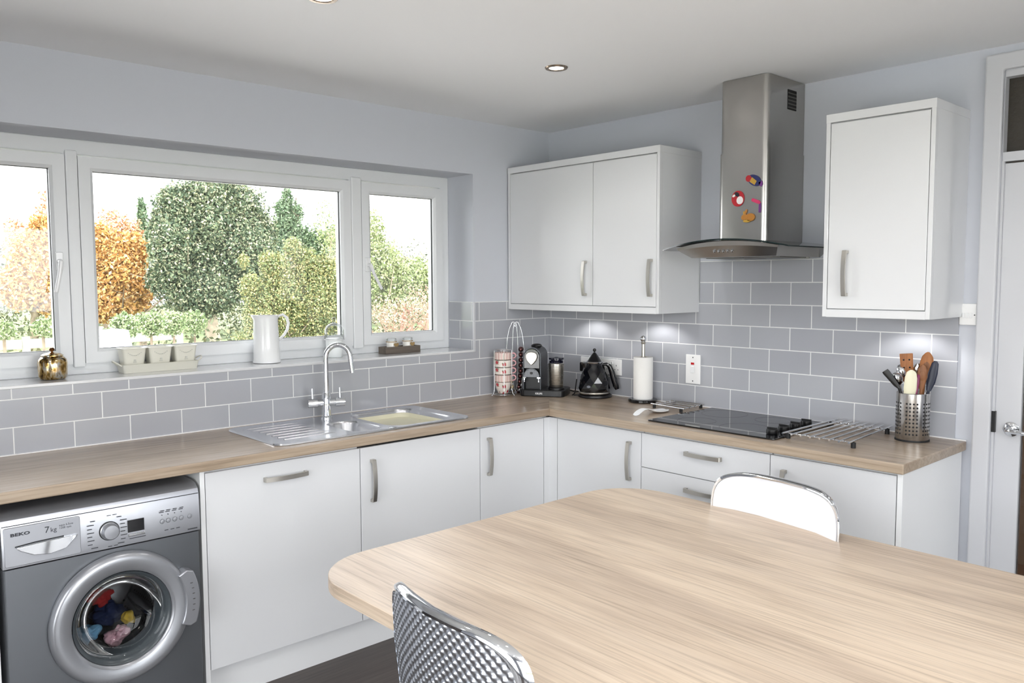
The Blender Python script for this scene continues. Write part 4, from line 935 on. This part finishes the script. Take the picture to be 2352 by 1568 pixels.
utensil('ladle', 'small steel ladle, lower left in the utensil pot', (.000,-.012,.012), (-.048,.002,.215), (-.070,.010,.262), M['chrome'], [(0,.004,.003),(.15,.016,.012),(.45,.0235,.018),(.75,.019,.016),(.95,.009,.008),(1,.003,.003)], hr=.004)
utensil('ladle', 'steel ladle behind the wooden spatula', (.006,-.030,.012), (-.036,-.024,.235), (-.052,-.026,.292), M['chrome'], [(0,.004,.003),(.15,.012,.010),(.45,.0205,.016),(.75,.018,.014),(.95,.009,.008),(1,.003,.003)], hr=.004)
utensil('serving_spoon', 'steel spoon tip between the wooden spatula and spoon', (.0,-.040,.012), (.004,-.040,.235), (.014,-.040,.298), M['chrome'], [(0,.004,.003),(.3,.014,.005),(.7,.017,.005),(1,.005,.002)], hr=.004)
utensil('slotted_spoon', 'dark blue nylon spoon at the right of the utensil pot', (.010,-.012,.012), (.052,.0,.196), (.074,-.004,.312), mat('navy_nylon', (24,30,52), .4), [(0,.008,.005),(.3,.016,.005),(.6,.0165,.005),(.92,.012,.004),(1,.005,.003)])
utensil('whisk', 'purple handled tool in the middle of the utensil pot', (.004,.012,.012), (.008,.040,.19), (.016,.036,.262), mat('plum_plastic', (134,52,92), .35), [(0,.006,.005),(.5,.008,.006),(.95,.006,.005),(1,.003,.002)])

# ------------------------------------------------------------------ on the window sill
SZ = SILL
jx, jy = -2.604, .118
t = thing('mercury_glass_jar', 'gold and silver mottled glass jar with lid at the left of the sill', 'jar', (jx, jy, SZ))
m = mat('mottled_gold', (200,170,110), .16, 1.); N, L, b = nodes(m); tc = N.new('ShaderNodeTexCoord'); mp = N.new('ShaderNodeMapping'); mp.inputs['Scale'].default_value = (60,60,30); n_ = N.new('ShaderNodeTexNoise'); n_.inputs['Scale'].default_value = 1; n_.inputs['Detail'].default_value = 6
L.new(tc.outputs['Object'], mp.inputs[0]); L.new(mp.outputs[0], n_.inputs['Vector']); r = ramp(N, [(.34,(70,52,34)),(.44,(176,140,78)),(.52,(222,200,160)),(.62,(212,210,204)),(.7,(150,124,76))]); L.new(n_.outputs['Fac'], r.inputs[0]); L.new(r.outputs[0], b.inputs['Base Color'])
bp = N.new('ShaderNodeBump'); bp.inputs['Strength'].default_value = .5; bp.inputs['Distance'].default_value = .003; L.new(n_.outputs['Fac'], bp.inputs['Height']); L.new(bp.outputs['Normal'], b.inputs['Normal'])
obj('jar_body', MB().lathe([(0,.0005),(.040,.0005),(.046,.004),(.0505,.014),(.0515,.062),(.049,.076),(.040,.086),(.035,.089)], seg=40), m, t, 50)
jl = obj('jar_lid', MB().lathe([(.034,.088),(.0385,.090),(.0385,.094),(.030,.099),(.012,.103),(.006,.105),(0,.105)], seg=36), m, t, 50)
obj('lid_knob', MB().lathe([(.004,.104),(.004,.108),(.009,.112),(.010,.117),(.006,.122),(0,.123)], seg=20), mat('bronze', (120,78,44), .3, 1.), jl)
# planter: tray, three pots
tx0, tx1, ty0, ty1 = -2.352, -2.040, .100, .195
t = thing('planter_tray', 'long cream metal tray under three pots on the sill', 'tray')
cm = mat('cream_tin', (222,220,208), .4)
B = MB(); q = lambda i, z: [Vector((a, b_, z)) for a, b_ in rrect(tx0+i, tx1-i, ty0+i, ty1-i, .012, 4)]
B.rings([q(.006, SZ+.0005), q(.0, SZ+.034), q(-.002, SZ+.036), q(.001, SZ+.037), q(.003, SZ+.034), q(.009, SZ+.004)]); obj('tray', B, cm, t, 40)
for s, x in ((-1, tx0), (1, tx1)):
    h = MB(); h.tube([(x-s*.002, .120, SZ+.030), (x+s*.020, .126, SZ+.046), (x+s*.026, .148, SZ+.052), (x+s*.020, .170, SZ+.046), (x-s*.002, .176, SZ+.030)], .0028, 8); obj('tray_handle', h, cm, t, 60)
def frustum(mb, cx, cy, w0, w1, d0, d1, z0, z1, r, wall=.003):
    q = lambda w, d, z: [Vector((a, b_, z)) for a, b_ in rrect(cx-w, cx+w, cy-d, cy+d, r, 4)]
    mb.rings([q(w0,d0,z0), q(w1,d1,z1-.003), q(w1+.003,d1+.003,z1-.003), q(w1+.003,d1+.003,z1), q(w1-wall,d1-wall,z1), q(w0-wall,d0-wall,z0+.004)]); return mb
for k, (xx, lab) in enumerate(((-2.302, 'left of the three cream tin pots in the tray'), (-2.197, 'middle one of the three cream tin pots in the tray'), (-2.092, 'right of the three cream tin pots in the tray'))):
    t = thing('plant_pot', lab, 'pot', group='cream tin pots in the tray'); g = frustum(MB(), xx, .1475, .036, .0475, .030, .040, SZ+.0045, SZ+.103, .012); g.mi = 1; yf_ = .1475-.0375
    for s in range(9):
        a = (s-4)*.0062; z = SZ+.083-.012*(1-(a/.026)**2); g.box(xx+a-.0018, xx+a+.0018, yf_-.0028, yf_+.004, z, z+.0030)
    g.box(xx-.012, xx+.012, yf_+.0022, yf_+.008, SZ+.030, SZ+.0335); g.box(xx-.006, xx+.006, yf_+.000, yf_+.006, SZ+.044, SZ+.047); g.box(xx-.004, xx+.004, yf_-.001, yf_+.005, SZ+.050, SZ+.056)
    obj('pot', g, [cm, mat('faded_print', (196,196,188), .6)], t, 40)
# jug
t = thing('ceramic_jug', 'tall white ceramic jug standing on the sill', 'jug', (-1.716, .130, SZ))
J = MB(); seg = 44; rs = []
for r_, z in ((0,.0005),(.050,.0005),(.062,.002),(.0625,.010),(.060,.014),(.0575,.10),(.0535,.198),(.0545,.214),(.0560,.2195),(.0530,.2195),(.0500,.205),(.0530,.10),(.055,.02),(0,.016)):
    ring = []
    for i in range(seg):
        a = 2*PI*i/seg; lip = max(0, math.cos(a-PI))**8*(.016 if z > .19 else 0)*(min(1, (z-.19)/.03) if z > .19 else 0); rr = max(r_, 1e-5); ring.append(Vector(((rr+lip)*math.cos(a), (rr+lip)*math.sin(a), z+lip*.25)))
    rs.append(ring)
J.rings(rs); obj('jug_body', J, M['white'], t, 50)
h = MB(); h.tube([(.050,0,.200),(.062,-.002,.214),(.082,-.006,.220),(.100,-.010,.206),(.106,-.012,.180),(.100,-.012,.150),(.084,-.009,.124),(.064,-.004,.106),(.054,0,.102)], [.006,.006,.0065,.007,.007,.0065,.006,.006,.005], 12, flat=(1.3,.9)); obj('jug_handle', h, M['white'], t, 60)
# glass cloche on a frosted jar
t = thing('cloche_jar', 'white frosted jar under a clear domed glass lid on the sill', 'jar', (-1.350, .150, SZ))
obj('candle_pot', MB().lathe([(0,.0005),(.036,.0005),(.039,.003),(.042,.060),(.043,.092),(.041,.094),(0,.094)], seg=36), mat('frosted_white', (246,250,250), .3), t, 50)
cl_ = obj('glass_dome', MB().lathe([(.0475,.088),(.0480,.112),(.047,.134),(.040,.152),(.026,.164),(.010,.169),(.006,.172),(.0065,.178),(.011,.184),(.011,.192),(.007,.197),(0,.198)], seg=40, cap0=False), M['glass2'], t, 60)
obj('dome_seam', MB().rings([[Vector((r_*math.cos(2*PI*i/36), r_*math.sin(2*PI*i/36), z)) for i in range(36)] for r_, z in ((.046,.086),(.049,.086),(.049,.090),(.046,.090))], close=True), M['white'], cl_, 40)
# wooden tray and two jars with heart tags
t = thing('wooden_tray', 'small grey wooden tray holding two jars on the sill', 'tray'); a0, a1, d0, d1 = -1.088, -.870, .092, .160
B = MB(); q = lambda i, z: [Vector(p + (z,)) for p in ((a0+i,d0+i),(a1-i,d0+i),(a1-i,d1-i),(a0+i,d1-i))]
B.rings([q(0,SZ+.0005), q(0,SZ+.036), q(.007,SZ+.036), q(.007,SZ+.010)]); obj('tray', B, M['greyw'], t, 0, .0012)
for xx, lab in ((-1.030, 'small glass candle jar with a heart tag, left in the wooden tray'), (-.928, 'small glass candle jar with a heart tag, right in the wooden tray')):
    t = thing('candle_jar', lab, 'jar', (xx, .126, SZ+.0105), group='jars in the wooden tray')
    obj('jar_glass', MB().lathe([(0,0),(.022,0),(.025,.003),(.0255,.044),(.022,.050),(.022,.055)], seg=30, cap1=False), mat('milky_glass', (240,238,232), .15, 0, .5), t, 50)
    ld_ = obj('jar_lid', MB().lathe([(.0235,.055),(.026,.0555),(.026,.066),(.024,.068),(0,.068)], seg=30), M['glass2'], t)
    obj('string', MB().tube([(.0275*math.cos(2*PI*k/24), .0275*math.sin(2*PI*k/24), .050) for k in range(24)], .0016, 6, closed=True), mat('twine', (170,140,90), .9), t, 60)
    hp_ = []
    for k in range(24):
        a = 2*PI*k/24; hp_.append((.0148*math.sin(a)**3, .0009*(13*math.cos(a)-5*math.cos(2*a)-2*math.cos(3*a)-math.cos(4*a))))
    obj('heart_tag', MB().prism([(u+.010, v+.034) for u, v in hp_], -.0012, .0012, Matrix.Translation((0,-.030,0)) @ XZ()), mat('hessian', (150,126,86), .95), t, 0)
#PART5
# ------------------------------------------------------------------ table and chairs
t = thing('dining_table', 'light oak effect dining table with rounded corners in the foreground', 'table')
tx0, tx1, ty0, ty1, tz = -2.362, -.990, -3.30, -1.388, .750
def ttop(i): 
    P = []
    for cx, cy, a0, r in ((tx1, ty1, 0, .20), (tx0, ty1, 90, .20), (tx0, ty0, 180, .20), (tx1, ty0, 270, .20)):
        sx = -1 if cx > -1.5 else 1; sy = -1 if cy > -2 else 1
        for k in range(13):
            a = R(a0+90*k/12); P.append((cx+sx*r+(r-i)*math.cos(a), cy+sy*r+(r-i)*math.sin(a)))
    return P
mb = MB(); q = lambda i, z: [Vector((a, b, z)) for a, b in ttop(i)]
mb.rings([q(.006, tz-.038), q(0, tz-.036), q(0, tz-.002), q(.002, tz)]); obj('tabletop', mb, M['tablew'], t, 30)
fr = MB(); fr.slab([tx0+.22, tx0+.25, tx1-.25, tx1-.22], [ty0+.22, ty0+.25, ty1-.25, ty1-.22], tz-.098, tz-.039, lambda i, j: i != 1 or j != 1); obj('apron', fr, M['chrome'], t, 0)
for x in (tx0+.235, tx1-.235):
    for y in (ty0+.235, ty1-.235): l = MB(); l.tube([(x, y, .001), (x, y, tz-.039)], .026, 20); obj('leg', l, M['chrome'], t, 40)
def supel(w, h, n, N=72):
    P = []
    for k in range(N):
        a = 2*PI*k/N; c, s = math.cos(a), math.sin(a); P.append((w*abs(c)**(2/n)*(1 if c >= 0 else -1), h*abs(s)**(2/n)*(1 if s >= 0 else -1)))
    return P
CW, CH, CZ = .2536, .158, .723
def bend(u, v, d):
    """back panel point: u across, v up from its middle, d out of its rear face; sitter faces local +x"""
    th = u/.5665; taper = 1-.10*max(0, -v/CH)
    lean = -.10*(v-CH); x = -.215+lean*.45
    return Vector((x+(1-math.cos(th))*.5665-d*math.cos(th), (math.sin(th)*.5665-d*math.sin(th))*taper, CZ+v))
def make_chair(label, loc, rz):
    t = thing('dining_chair', label, 'chair', loc, rz, 'steel backed dining chairs at the table')
    O = supel(CW, CH, 4.4); I = supel(CW-.010, CH-.010, 4.3)
    rim = MB(); th = .015
    rim.rings([[bend(u, v, th*.7) for u, v in O], [bend(u*1.006, v*1.006, 0) for u, v in O], [bend(u, v, -th*.7) for u, v in O], [bend(u, v, -th) for u, v in supel(CW-.004, CH-.004, 4.4)], [bend(u, v, -th) for u, v in I], [bend(u, v, th) for u, v in I], [bend(u, v, th) for u, v in supel(CW-.004, CH-.004, 4.4)]], close=True)
    back = obj('back_rim', rim, M['chrome'], t, 45)
    # front pad
    pad = MB(); rs = []
    for f, d in ((1, -.012), (.985, -.017), (.93, -.021), (.6, -.022), (.2, -.022)): rs.append([bend(u*f, v*f, d) for u, v in I])
    pad.rings(rs, cap0=True, cap1=True); obj('back_pad', pad, M['seat'], t, 60, label='smooth white upholstered front of the back')
    # embossed sheet on the rear
    em = MB(); nu, nv = 190, 146; V = {}
    for i in range(nu+1):
        for j in range(nv+1):
            u = (-1+2*i/nu)*(CW-.005); v = (-1+2*j/nv)*(CH-.005)
            if (abs(u)/(CW-.006))**4.4+(abs(v)/(CH-.006))**4.4 <= 1:
                k1, k2 = 2*PI/.0250, 2*PI/.0220; a_, b_ = math.sin(k1*u*.5), math.sin(k2*v*.5)
                h = ((math.cos(k1*u)*.5+.5)*(math.cos(k2*v)*.5+.5))**1.7 + ((math.cos(k1*(u)+PI)*.5+.5)*(math.cos(k2*v+PI)*.5+.5))**1.7
                V[i,j] = em.bm.verts.new(bend(u, v, .0100+.0042*h))
    for i in range(nu):
        for j in range(nv):
            q_ = [(i,j),(i+1,j),(i+1,j+1),(i,j+1)]
            if all(k in V for k in q_): em._f([V[k] for k in q_])
    obj('back_plate', em, M['emboss'], t, 180, recalc=True, label='embossed steel sheet covering the rear of the back')
    s = MB(); sq = lambda i, z: [Vector((a, b, z)) for a, b in rrect(-.21+i, .215-i, -.215+i, .215-i, .09, 8)]
    s.rings([sq(.02,.430), sq(.002,.436), sq(0,.452), sq(.006,.470), sq(.03,.478), sq(.10,.476)]); obj('seat', s, M['seat'], t, 50)
    sr = MB(); sr.rings([[Vector((a, b, z)) for a, b in rrect(-.212+i, .217-i, -.217+i, .217-i, .09, 8)] for i, z in ((.004,.424),(-.001,.428),(-.001,.440),(.012,.442),(.02,.424))], close=True); obj('seat_rim', sr, M['chrome'], t, 45)
    for sy in (-1, 1):
        for sx in (-1, 1):
            l = MB(); l.tube([(sx*.15, sy*.15, .428), (sx*.19, sy*.185, .20), (sx*.215, sy*.205, .012)], .0115, 14); lg = obj('leg', l, M['chrome'], t, 60)
            g = MB(); g.lathe([(0,.0005),(.015,.0005),(.0155,.014),(0,.016)], (sx*.216, sy*.206, 0), 16); obj('foot_cap', g, M['rubber'], lg)
        b = MB(); b.tube([(-.14, sy*.11, .430), (-.21, sy*.125, .45), (-.225, sy*.13, .50), (-.228, sy*.13, .56)], .010, 12); obj('back_strut', b, M['chrome'], t, 60)
    return t
M['seat'] = mat('white_leatherette', (232,232,236), .4)
M['emboss'] = mat('embossed_steel', (206,209,216), .30, 1.)
c1 = make_chair('dining chair in the foreground seen from behind, its embossed steel back facing us', (-2.2464, -2.1331, 0), -.0838)
c2 = copy_tree(c1); c2.location = (-1.1888, -2.0317, 0); c2.rotation_euler = (0, 0, 3.0035); c2['label'] = 'dining chair across the table seen from the front, its back white'

# ------------------------------------------------------------------ the garden
G = -.45
def flatmat(name, c1_, c2_, sc, rough=.9):
    m = mat(name, c1_, rough, 0, .15); N, L, b = nodes(m); g = N.new('ShaderNodeNewGeometry'); n = N.new('ShaderNodeTexNoise'); n.inputs['Scale'].default_value = sc; n.inputs['Detail'].default_value = 5
    L.new(g.outputs['Position'], n.inputs['Vector']); r = ramp(N, [(.35, c1_), (.65, c2_)]); L.new(n.outputs['Fac'], r.inputs[0]); L.new(r.outputs[0], b.inputs['Base Color']); return m
o = struct(obj('ground', MB().box(-60, 60, -60, 70, G-.2, G), flatmat('lawn', (84,98,62), (112,122,84), 1.2), smooth=0), 'garden lawn beyond the window')
o = struct(obj('patio', MB().box(-14, 3.2, -14, -5.16, -.12, -.06).box(-14, -4.96, -5.16, .3, -.12, -.06), mat('pale_concrete', (214,212,208), .9), smooth=0), 'pale terrace added behind the camera to bounce daylight indoors')  # added unseen reflector: throws sky light up to the ceiling
o = struct(obj('patio', MB().box(-6, 3.2, .32, 7.9, G, G+.04), flatmat('paving', (186,184,178), (208,205,198), 3), smooth=0), 'pale paving outside the window')
def leaves(name, blobs, n, size, m, parent, seed, keep=None):
    """a crown: thousands of small leaf blades spread through ellipsoid blobs (centre, radii)"""
    rg = np.random.default_rng(seed); P = []
    vol = np.array([b[1][0]*b[1][1]*b[1][2] for b in blobs])**.75; vol = vol/vol.sum()
    for (c, r), f in zip(blobs, vol):
        k = max(4, int(n*f)); d = rg.normal(size=(k, 3)); d /= np.linalg.norm(d, axis=1)[:, None]; rad = rg.random(k)**.38
        bump = 1+.22*np.sin(d[:, 0]*9+seed)*np.sin(d[:, 2]*8+seed*2)*np.cos(d[:, 1]*6)+.10*np.sin(d[:, 0]*23)*np.sin(d[:, 2]*21+seed)+.16*(rg.random(k)**4)
        P.append(np.array(c)+d*(rad*bump)[:, None]*np.array(r))
    P = np.concatenate(P); k = len(P); P = P[P[:, 2] > G+.05]; k = len(P)
    a = rg.normal(size=(k, 3)); a /= np.linalg.norm(a, axis=1)[:, None]; b = np.cross(a, rg.normal(size=(k, 3))); b /= np.linalg.norm(b, axis=1)[:, None]
    s = size*(.6+.8*rg.random(k))[:, None]; c = np.cross(a, b)*.25
    V = np.stack([P-a*s, P+b*s*.55+c*s*.5, P+a*s, P-b*s*.55+c*s*.5], 1).reshape(-1, 3)
    me = bpy.data.meshes.new(name); me.vertices.add(4*k); me.vertices.foreach_set('co', V.ravel()); me.loops.add(4*k); me.loops.foreach_set('vertex_index', np.arange(4*k)); me.polygons.add(k); me.polygons.foreach_set('loop_start', np.arange(0, 4*k, 4)); me.update(calc_edges=True); me.materials.append(m)
    o = bpy.data.objects.new(name, me); C.objects.link(o); o.parent = parent; return o
def branch_set(mb, base, h, r, rg, n=9, spread=.5, lean=(0,0), sub=3):
    top = Vector((base[0]+lean[0], base[1]+lean[1], base[2]+h)); b = Vector(base); mid = b.lerp(top, .5)+Vector((rg.uniform(-.1,.1)*h*.3, 0, 0))
    mb.tube([b, b.lerp(mid, .5), mid, top], [r, r*.8, r*.6, r*.15], 8)
    for k in range(n):
        f = .25+.7*k/n; p = b.lerp(top, f) if f > .5 else b.lerp(mid, f*2); a = rg.uniform(0, 2*PI); L_ = h*spread*(1.1-f)*rg.uniform(.7, 1.2)
        e = p+Vector((math.cos(a)*L_, math.sin(a)*L_*.6, L_*rg.uniform(.5, 1.1))); m = p.lerp(e, .5)+Vector((0,0,-.06*L_)); mb.tube([p, m, e], [r*.32*(1.2-f), r*.2*(1.2-f), r*.04], 5)
        for j in range(sub):
            q0 = p.lerp(e, rg.uniform(.3,.9)); a2 = rg.uniform(0, 2*PI); l2 = L_*rg.uniform(.3,.6); q1 = q0+Vector((math.cos(a2)*l2, math.sin(a2)*l2*.6, l2*rg.uniform(.1,.9))); mb.tube([q0, q0.lerp(q1,.5)+Vector((0,0,-.03*l2)), q1], [r*.09, r*.06, r*.02], 4)
bark = flatmat('bark', (96,84,72), (140,126,108), 8); barkp = flatmat('pale_bark', (156,142,124), (186,172,152), 8); twig = flatmat('red_twigs', (150,112,100), (176,140,124), 5)
def gp(px, py, Y): p = at(1, Y, px, py); return (p.x, Y, p.z)
def tree(name, label, cat, Y, blobs, trunk, n, size, m, bm_=None, group=None, seed=1, br=(9,.45), thick=.12):
    """blobs by pixel: (px, py, rx px, ry px[, depth offset]); trunk foot pixel x"""
    t = thing(name, label, cat, group=group); ppm = FPX/((Y-CAM.y)/math.sin(YAW+.30))*1.0; B = []
    for q in blobs:
        px, py, rx, ry = q[:4]; dy = q[4] if len(q) > 4 else 0; a = Vector(gp(px-rx, py, Y+dy)); b = Vector(gp(px+rx, py, Y+dy)); c = Vector(gp(px, py, Y+dy)); tp = Vector(gp(px, py-ry, Y+dy)); w = (b-a).length/2*.8; B.append(((c.x, c.y, c.z), (w, w*.8, abs(tp.z-c.z))))
    if trunk:
        rg = random.Random(seed); x, _, _ = gp(trunk, 760, Y); zt = max(b[0][2] for b in B); tb = MB(); xt = sum(b[0][0] for b in B)/len(B)
        branch_set(tb, (x, Y, G), zt-G, thick, rg, br[0], br[1], (xt-x, 0)); obj('trunk', tb, bm_ or bark, t, 60)
    if n: leaves('foliage', B, n, size, m, t, seed)
    return t
holly = leafmat('holly_leaf', [(0,(60,74,58)),(.35,(84,100,76)),(.6,(108,120,92)),(.8,(142,148,116)),(1,(196,190,160))])
orange = leafmat('orange_leaf', [(0,(148,112,72)),(.25,(190,142,84)),(.55,(206,162,92)),(.8,(214,172,116)),(1,(222,196,156))])
rust = leafmat('rust_leaf', [(0,(150,104,76)),(.5,(190,140,100)),(1,(214,176,140))])
pinkt = leafmat('dry_leaf', [(0,(138,116,98)),(.5,(168,148,128)),(1,(190,176,156))])
yg = leafmat('yellow_green_leaf', [(0,(84,98,66)),(.35,(112,124,82)),(.65,(142,146,98)),(1,(196,180,126))])
lime = leafmat('lime_leaf', [(0,(108,122,82)),(.4,(140,152,104)),(.75,(168,176,126)),(1,(196,198,154))])
conif = leafmat('conifer_leaf', [(0,(78,98,74)),(.5,(108,128,98)),(1,(142,156,124))])
hedge = leafmat('hedge_leaf', [(0,(62,72,52)),(.5,(88,94,68)),(1,(118,116,86))])
topi = leafmat('variegated_leaf', [(0,(78,98,62)),(.4,(118,136,92)),(.75,(156,168,124)),(1,(196,200,164))])
tree('holly_tree', 'large dark evergreen tree in the middle of the window view', 'tree', 15, [(480,560,128,125), (420,500,82,80), (545,500,82,80), (470,452,80,42), (392,590,62,85,-.5), (575,600,66,80,-.6), (470,665,112,58,-.3), (605,540,40,50), (365,520,32,40), (360,640,34,34), (520,430,40,22), (390,455,34,24)], 495, 110000, .034, holly, barkp, seed=3, thick=.20)
tree('autumn_tree', 'orange autumn tree beside the left of the evergreen', 'tree', 17, [(268,640,76,85), (235,575,46,60), (300,590,46,60), (250,700,70,40), (320,660,36,55)], 270, 22000, .048, orange, bark, 'autumn coloured trees', seed=5)
tree('autumn_tree', 'orange autumn tree seen in the leftmost pane', 'tree', 17, [(70,610,62,80), (95,550,36,60), (40,660,60,50), (110,660,70,60)], 70, 20000, .048, orange, bark, 'autumn coloured trees', seed=6)
tree('thinning_tree', 'thin rust coloured tree rising above the orange ones', 'tree', 21, [(260,540,50,60), (105,500,26,60), (300,545,40,44), (40,560,44,60)], 262, 3600, .045, rust, bark, seed=7, br=(16,.4), thick=.10)
tree('conifer', 'narrow conifer tip just left of the evergreen', 'tree', 22.5, [(326,500,14,44), (330,560,24,50)], 328, 5000, .05, conif, bark, 'conifers', seed=8)
tree('conifer', 'tall conifer to the right of the evergreen', 'tree', 21.5, [(660,452,15,24), (648,478,22,22), (676,486,24,24), (660,520,38,34), (640,560,40,40), (690,560,44,44), (664,610,66,62), (735,590,40,66), (760,560,24,44)], 668, 34000, .045, conif, bark, 'conifers', seed=9)
tree('deciduous_tree', 'bare branched tree top at the right edge of the middle pane', 'tree', 20, [(748,520,34,62), (775,560,34,50)], 750, 1400, .04, lime, barkp, seed=10, br=(16,.35), thick=.10)
tree('garden_shrub', 'big yellow green shrub at the right of the middle pane', 'shrub', 9.0, [(650,700,60,90), (720,700,62,100), (600,720,46,70), (768,700,40,100), (635,620,40,40), (700,610,40,44), (575,660,30,34), (610,600,20,26), (560,600,16,18), (672,570,26,26), (745,620,30,40), (590,780,60,30), (700,790,90,26)], 690, 60000, .021, yg, barkp, seed=11, br=(14,.3), thick=.05)
tree('leafy_tree', 'light green tree seen in the right hand pane', 'tree', 14, [(870,610,60,66), (920,640,60,50), (858,540,30,60), (965,640,36,54), (830,640,50,60), (900,690,60,30), (1010,660,50,50)], 872, 26000, .036, lime, barkp, seed=12, br=(16,.4), thick=.12)
tree('bare_shrub', 'bare reddish branches low in the right hand pane', 'shrub', 9, [(900,720,70,40), (960,700,40,50)], 900, 1800, .02, pinkt, twig, 'bare shrubs', seed=13, br=(34,.75), thick=.06)
tree('bare_shrub', 'bare thin stems right of the other in the right hand pane', 'shrub', 9.6, [(985,700,50,50)], 975, 200, .03, pinkt, twig, 'bare shrubs', seed=14, br=(30,.6), thick=.05)
# hedge line behind everything: nobody could count it
hb_ = [((x, 29+1.5*math.sin(x), G+1.3), (2.2, 1.3, 2.4+.7*math.sin(x*1.7)+.5*math.sin(x*.6+1))) for x in np.arange(-12, 34, 1.7)]+[((x, 13.4+.3*math.sin(3*x), G+.5), (.9, .5, .75+.15*math.sin(x*2.7))) for x in np.arange(-7, 12, .8)]
o = leaves('hedgerow', hb_, 70000, .065, hedge, None, 21); tag(o, 'dense hedgerow along the far end of the garden', 'hedge', kind='stuff')
for k, (px, py, r, Y, lab) in enumerate(((285,748,38,6.6,'leftmost ball topped shrub seen in the middle pane'), (346,744,37,7.2,'second ball topped shrub from the left in the middle pane'), (398,742,35,7.8,'third ball topped shrub from the left in the middle pane'), (446,740,33,8.5,'fourth and farthest ball topped shrub in the middle pane'), (8,758,30,6.2,'ball topped shrub at the left edge of the frame'), (98,752,28,7.0,'ball topped shrub beside the gap in the leftmost pane'))):
    t = thing('topiary', lab, 'topiary', group='round topiary shrubs on stems'); c = Vector(gp(px, py, Y)); rr = (Vector(gp(px+r, py, Y))-c).length*.84
    leaves('foliage', [(tuple(c), (rr, rr, rr*.92))], 3200, .017, topi, t, 30+k); s = MB(); s.tube([(c.x, Y, G+.30), (c.x+.01, Y, (c.z+G)/2), (c.x, Y, c.z)], .016, 8); obj('stem', s, bark, t, 60)
    p = MB(); p.lathe([(0,.001),(.13,.001),(.17,.30),(.18,.34),(.155,.34),(.15,.30),(0,.29)], (c.x, Y, G+.04), 24); obj('pot', p, mat('white_pot', (190,190,188), .5), t)
# low white fence
t = thing('garden_fence', 'low white timber fence across the garden', 'fence'); wf = flatmat('white_timber', (146,144,138), (168,166,160), 6)
A, B_ = Vector((-6.6, 9.8, 0)), Vector((1.9, 11.0, 0)); d = (B_-A).normalized(); n_ = Vector((-d.y, d.x, 0)); L_ = (B_-A).length
def board(mb, s0, s1, z0, z1, off=0, th=.02): mb.prism([tuple((A+d*s+n_*o_)[:2]) for s, o_ in ((s0, off), (s1, off), (s1, off+th), (s0, off+th))], z0, z1)
for k in range(8): m_ = MB(); s = k*L_/7; board(m_, s-.05, s+.05, G, .72, -.03, .05); obj('post', m_, wf, t, 0)
for z in (.54, .32, .10, -.12): m_ = MB(); board(m_, 0, L_, z, z+.14); obj('rail', m_, wf, t, 0)
# folding garden chair
gx, gy, gz = gp(238, 788, 6.0); t = thing('garden_chair', 'white framed garden chair with a grey panel left of the ball shrubs', 'garden chair')
for s in (0, .42):
    m_ = MB(); m_.tube([(gx-.16, gy+s, G+.04), (gx+.10, gy+s, gz+.16)], .018, 8); obj('frame_leg', m_, M['whitepl'], t); m_ = MB(); m_.tube([(gx+.20, gy+s, G+.04), (gx-.04, gy+s, gz+.06)], .018, 8); obj('frame_leg', m_, M['whitepl'], t)
m_ = MB(); m_.prism([(gx+.02, gz-.10), (gx+.30, gz-.08), (gx+.26, gz+.13), (gx+.06, gz+.12)], gy, gy+.42, Matrix(((1,0,0,0),(0,0,1,0),(0,1,0,0),(0,0,0,1)))); obj('panel', m_, mat('grey_canvas', (150,156,168), .8), t, 0)
#PART6
# ------------------------------------------------------------------ daylight
w = bpy.data.worlds.new('overcast_sky'); bpy.context.scene.world = w; w.use_nodes = True
bg = w.node_tree.nodes['Background']; bg.inputs[0].default_value = (.95, .975, 1.0, 1); bg.inputs[1].default_value = 6.0
def portal(name, loc, rot, sx, sy):
    l = bpy.data.lights.new(name, 'AREA'); l.shape = 'RECTANGLE'; l.size = sx; l.size_y = sy; l.cycles.is_portal = True
    o = bpy.data.objects.new(name, l); C.objects.link(o); o.location = loc; o.rotation_euler = rot
portal('window_portal', ((OX0+OX1)/2, .31, (SILL+HEAD)/2), (-PI/2, 0, 0), OX1-OX0, HEAD-SILL)
portal('window_portal', ((FX0+FX1)/2, -5.16, (FZ1+.04)/2), (PI/2, 0, 0), FX1-FX0, FZ1-.04)
portal('window_portal', (-4.96, (LY0+LY1)/2, 1.08), (0, -PI/2, 0), 2.08, LY1-LY0)
settle()
sc = bpy.context.scene
sc.view_settings.view_transform = 'Standard'; sc.view_settings.look = 'None'; sc.view_settings.gamma = 1; sc.view_settings.use_curve_mapping = False
sc.view_settings.exposure = 0.54
sc.cycles.use_denoising = True; sc.cycles.denoiser = 'OPENIMAGEDENOISE'
sc.cycles.max_bounces = 8; sc.cycles.transparent_max_bounces = 12; sc.cycles.sample_clamp_indirect = 6; sc.cycles.caustics_reflective = False; sc.cycles.caustics_refractive = False
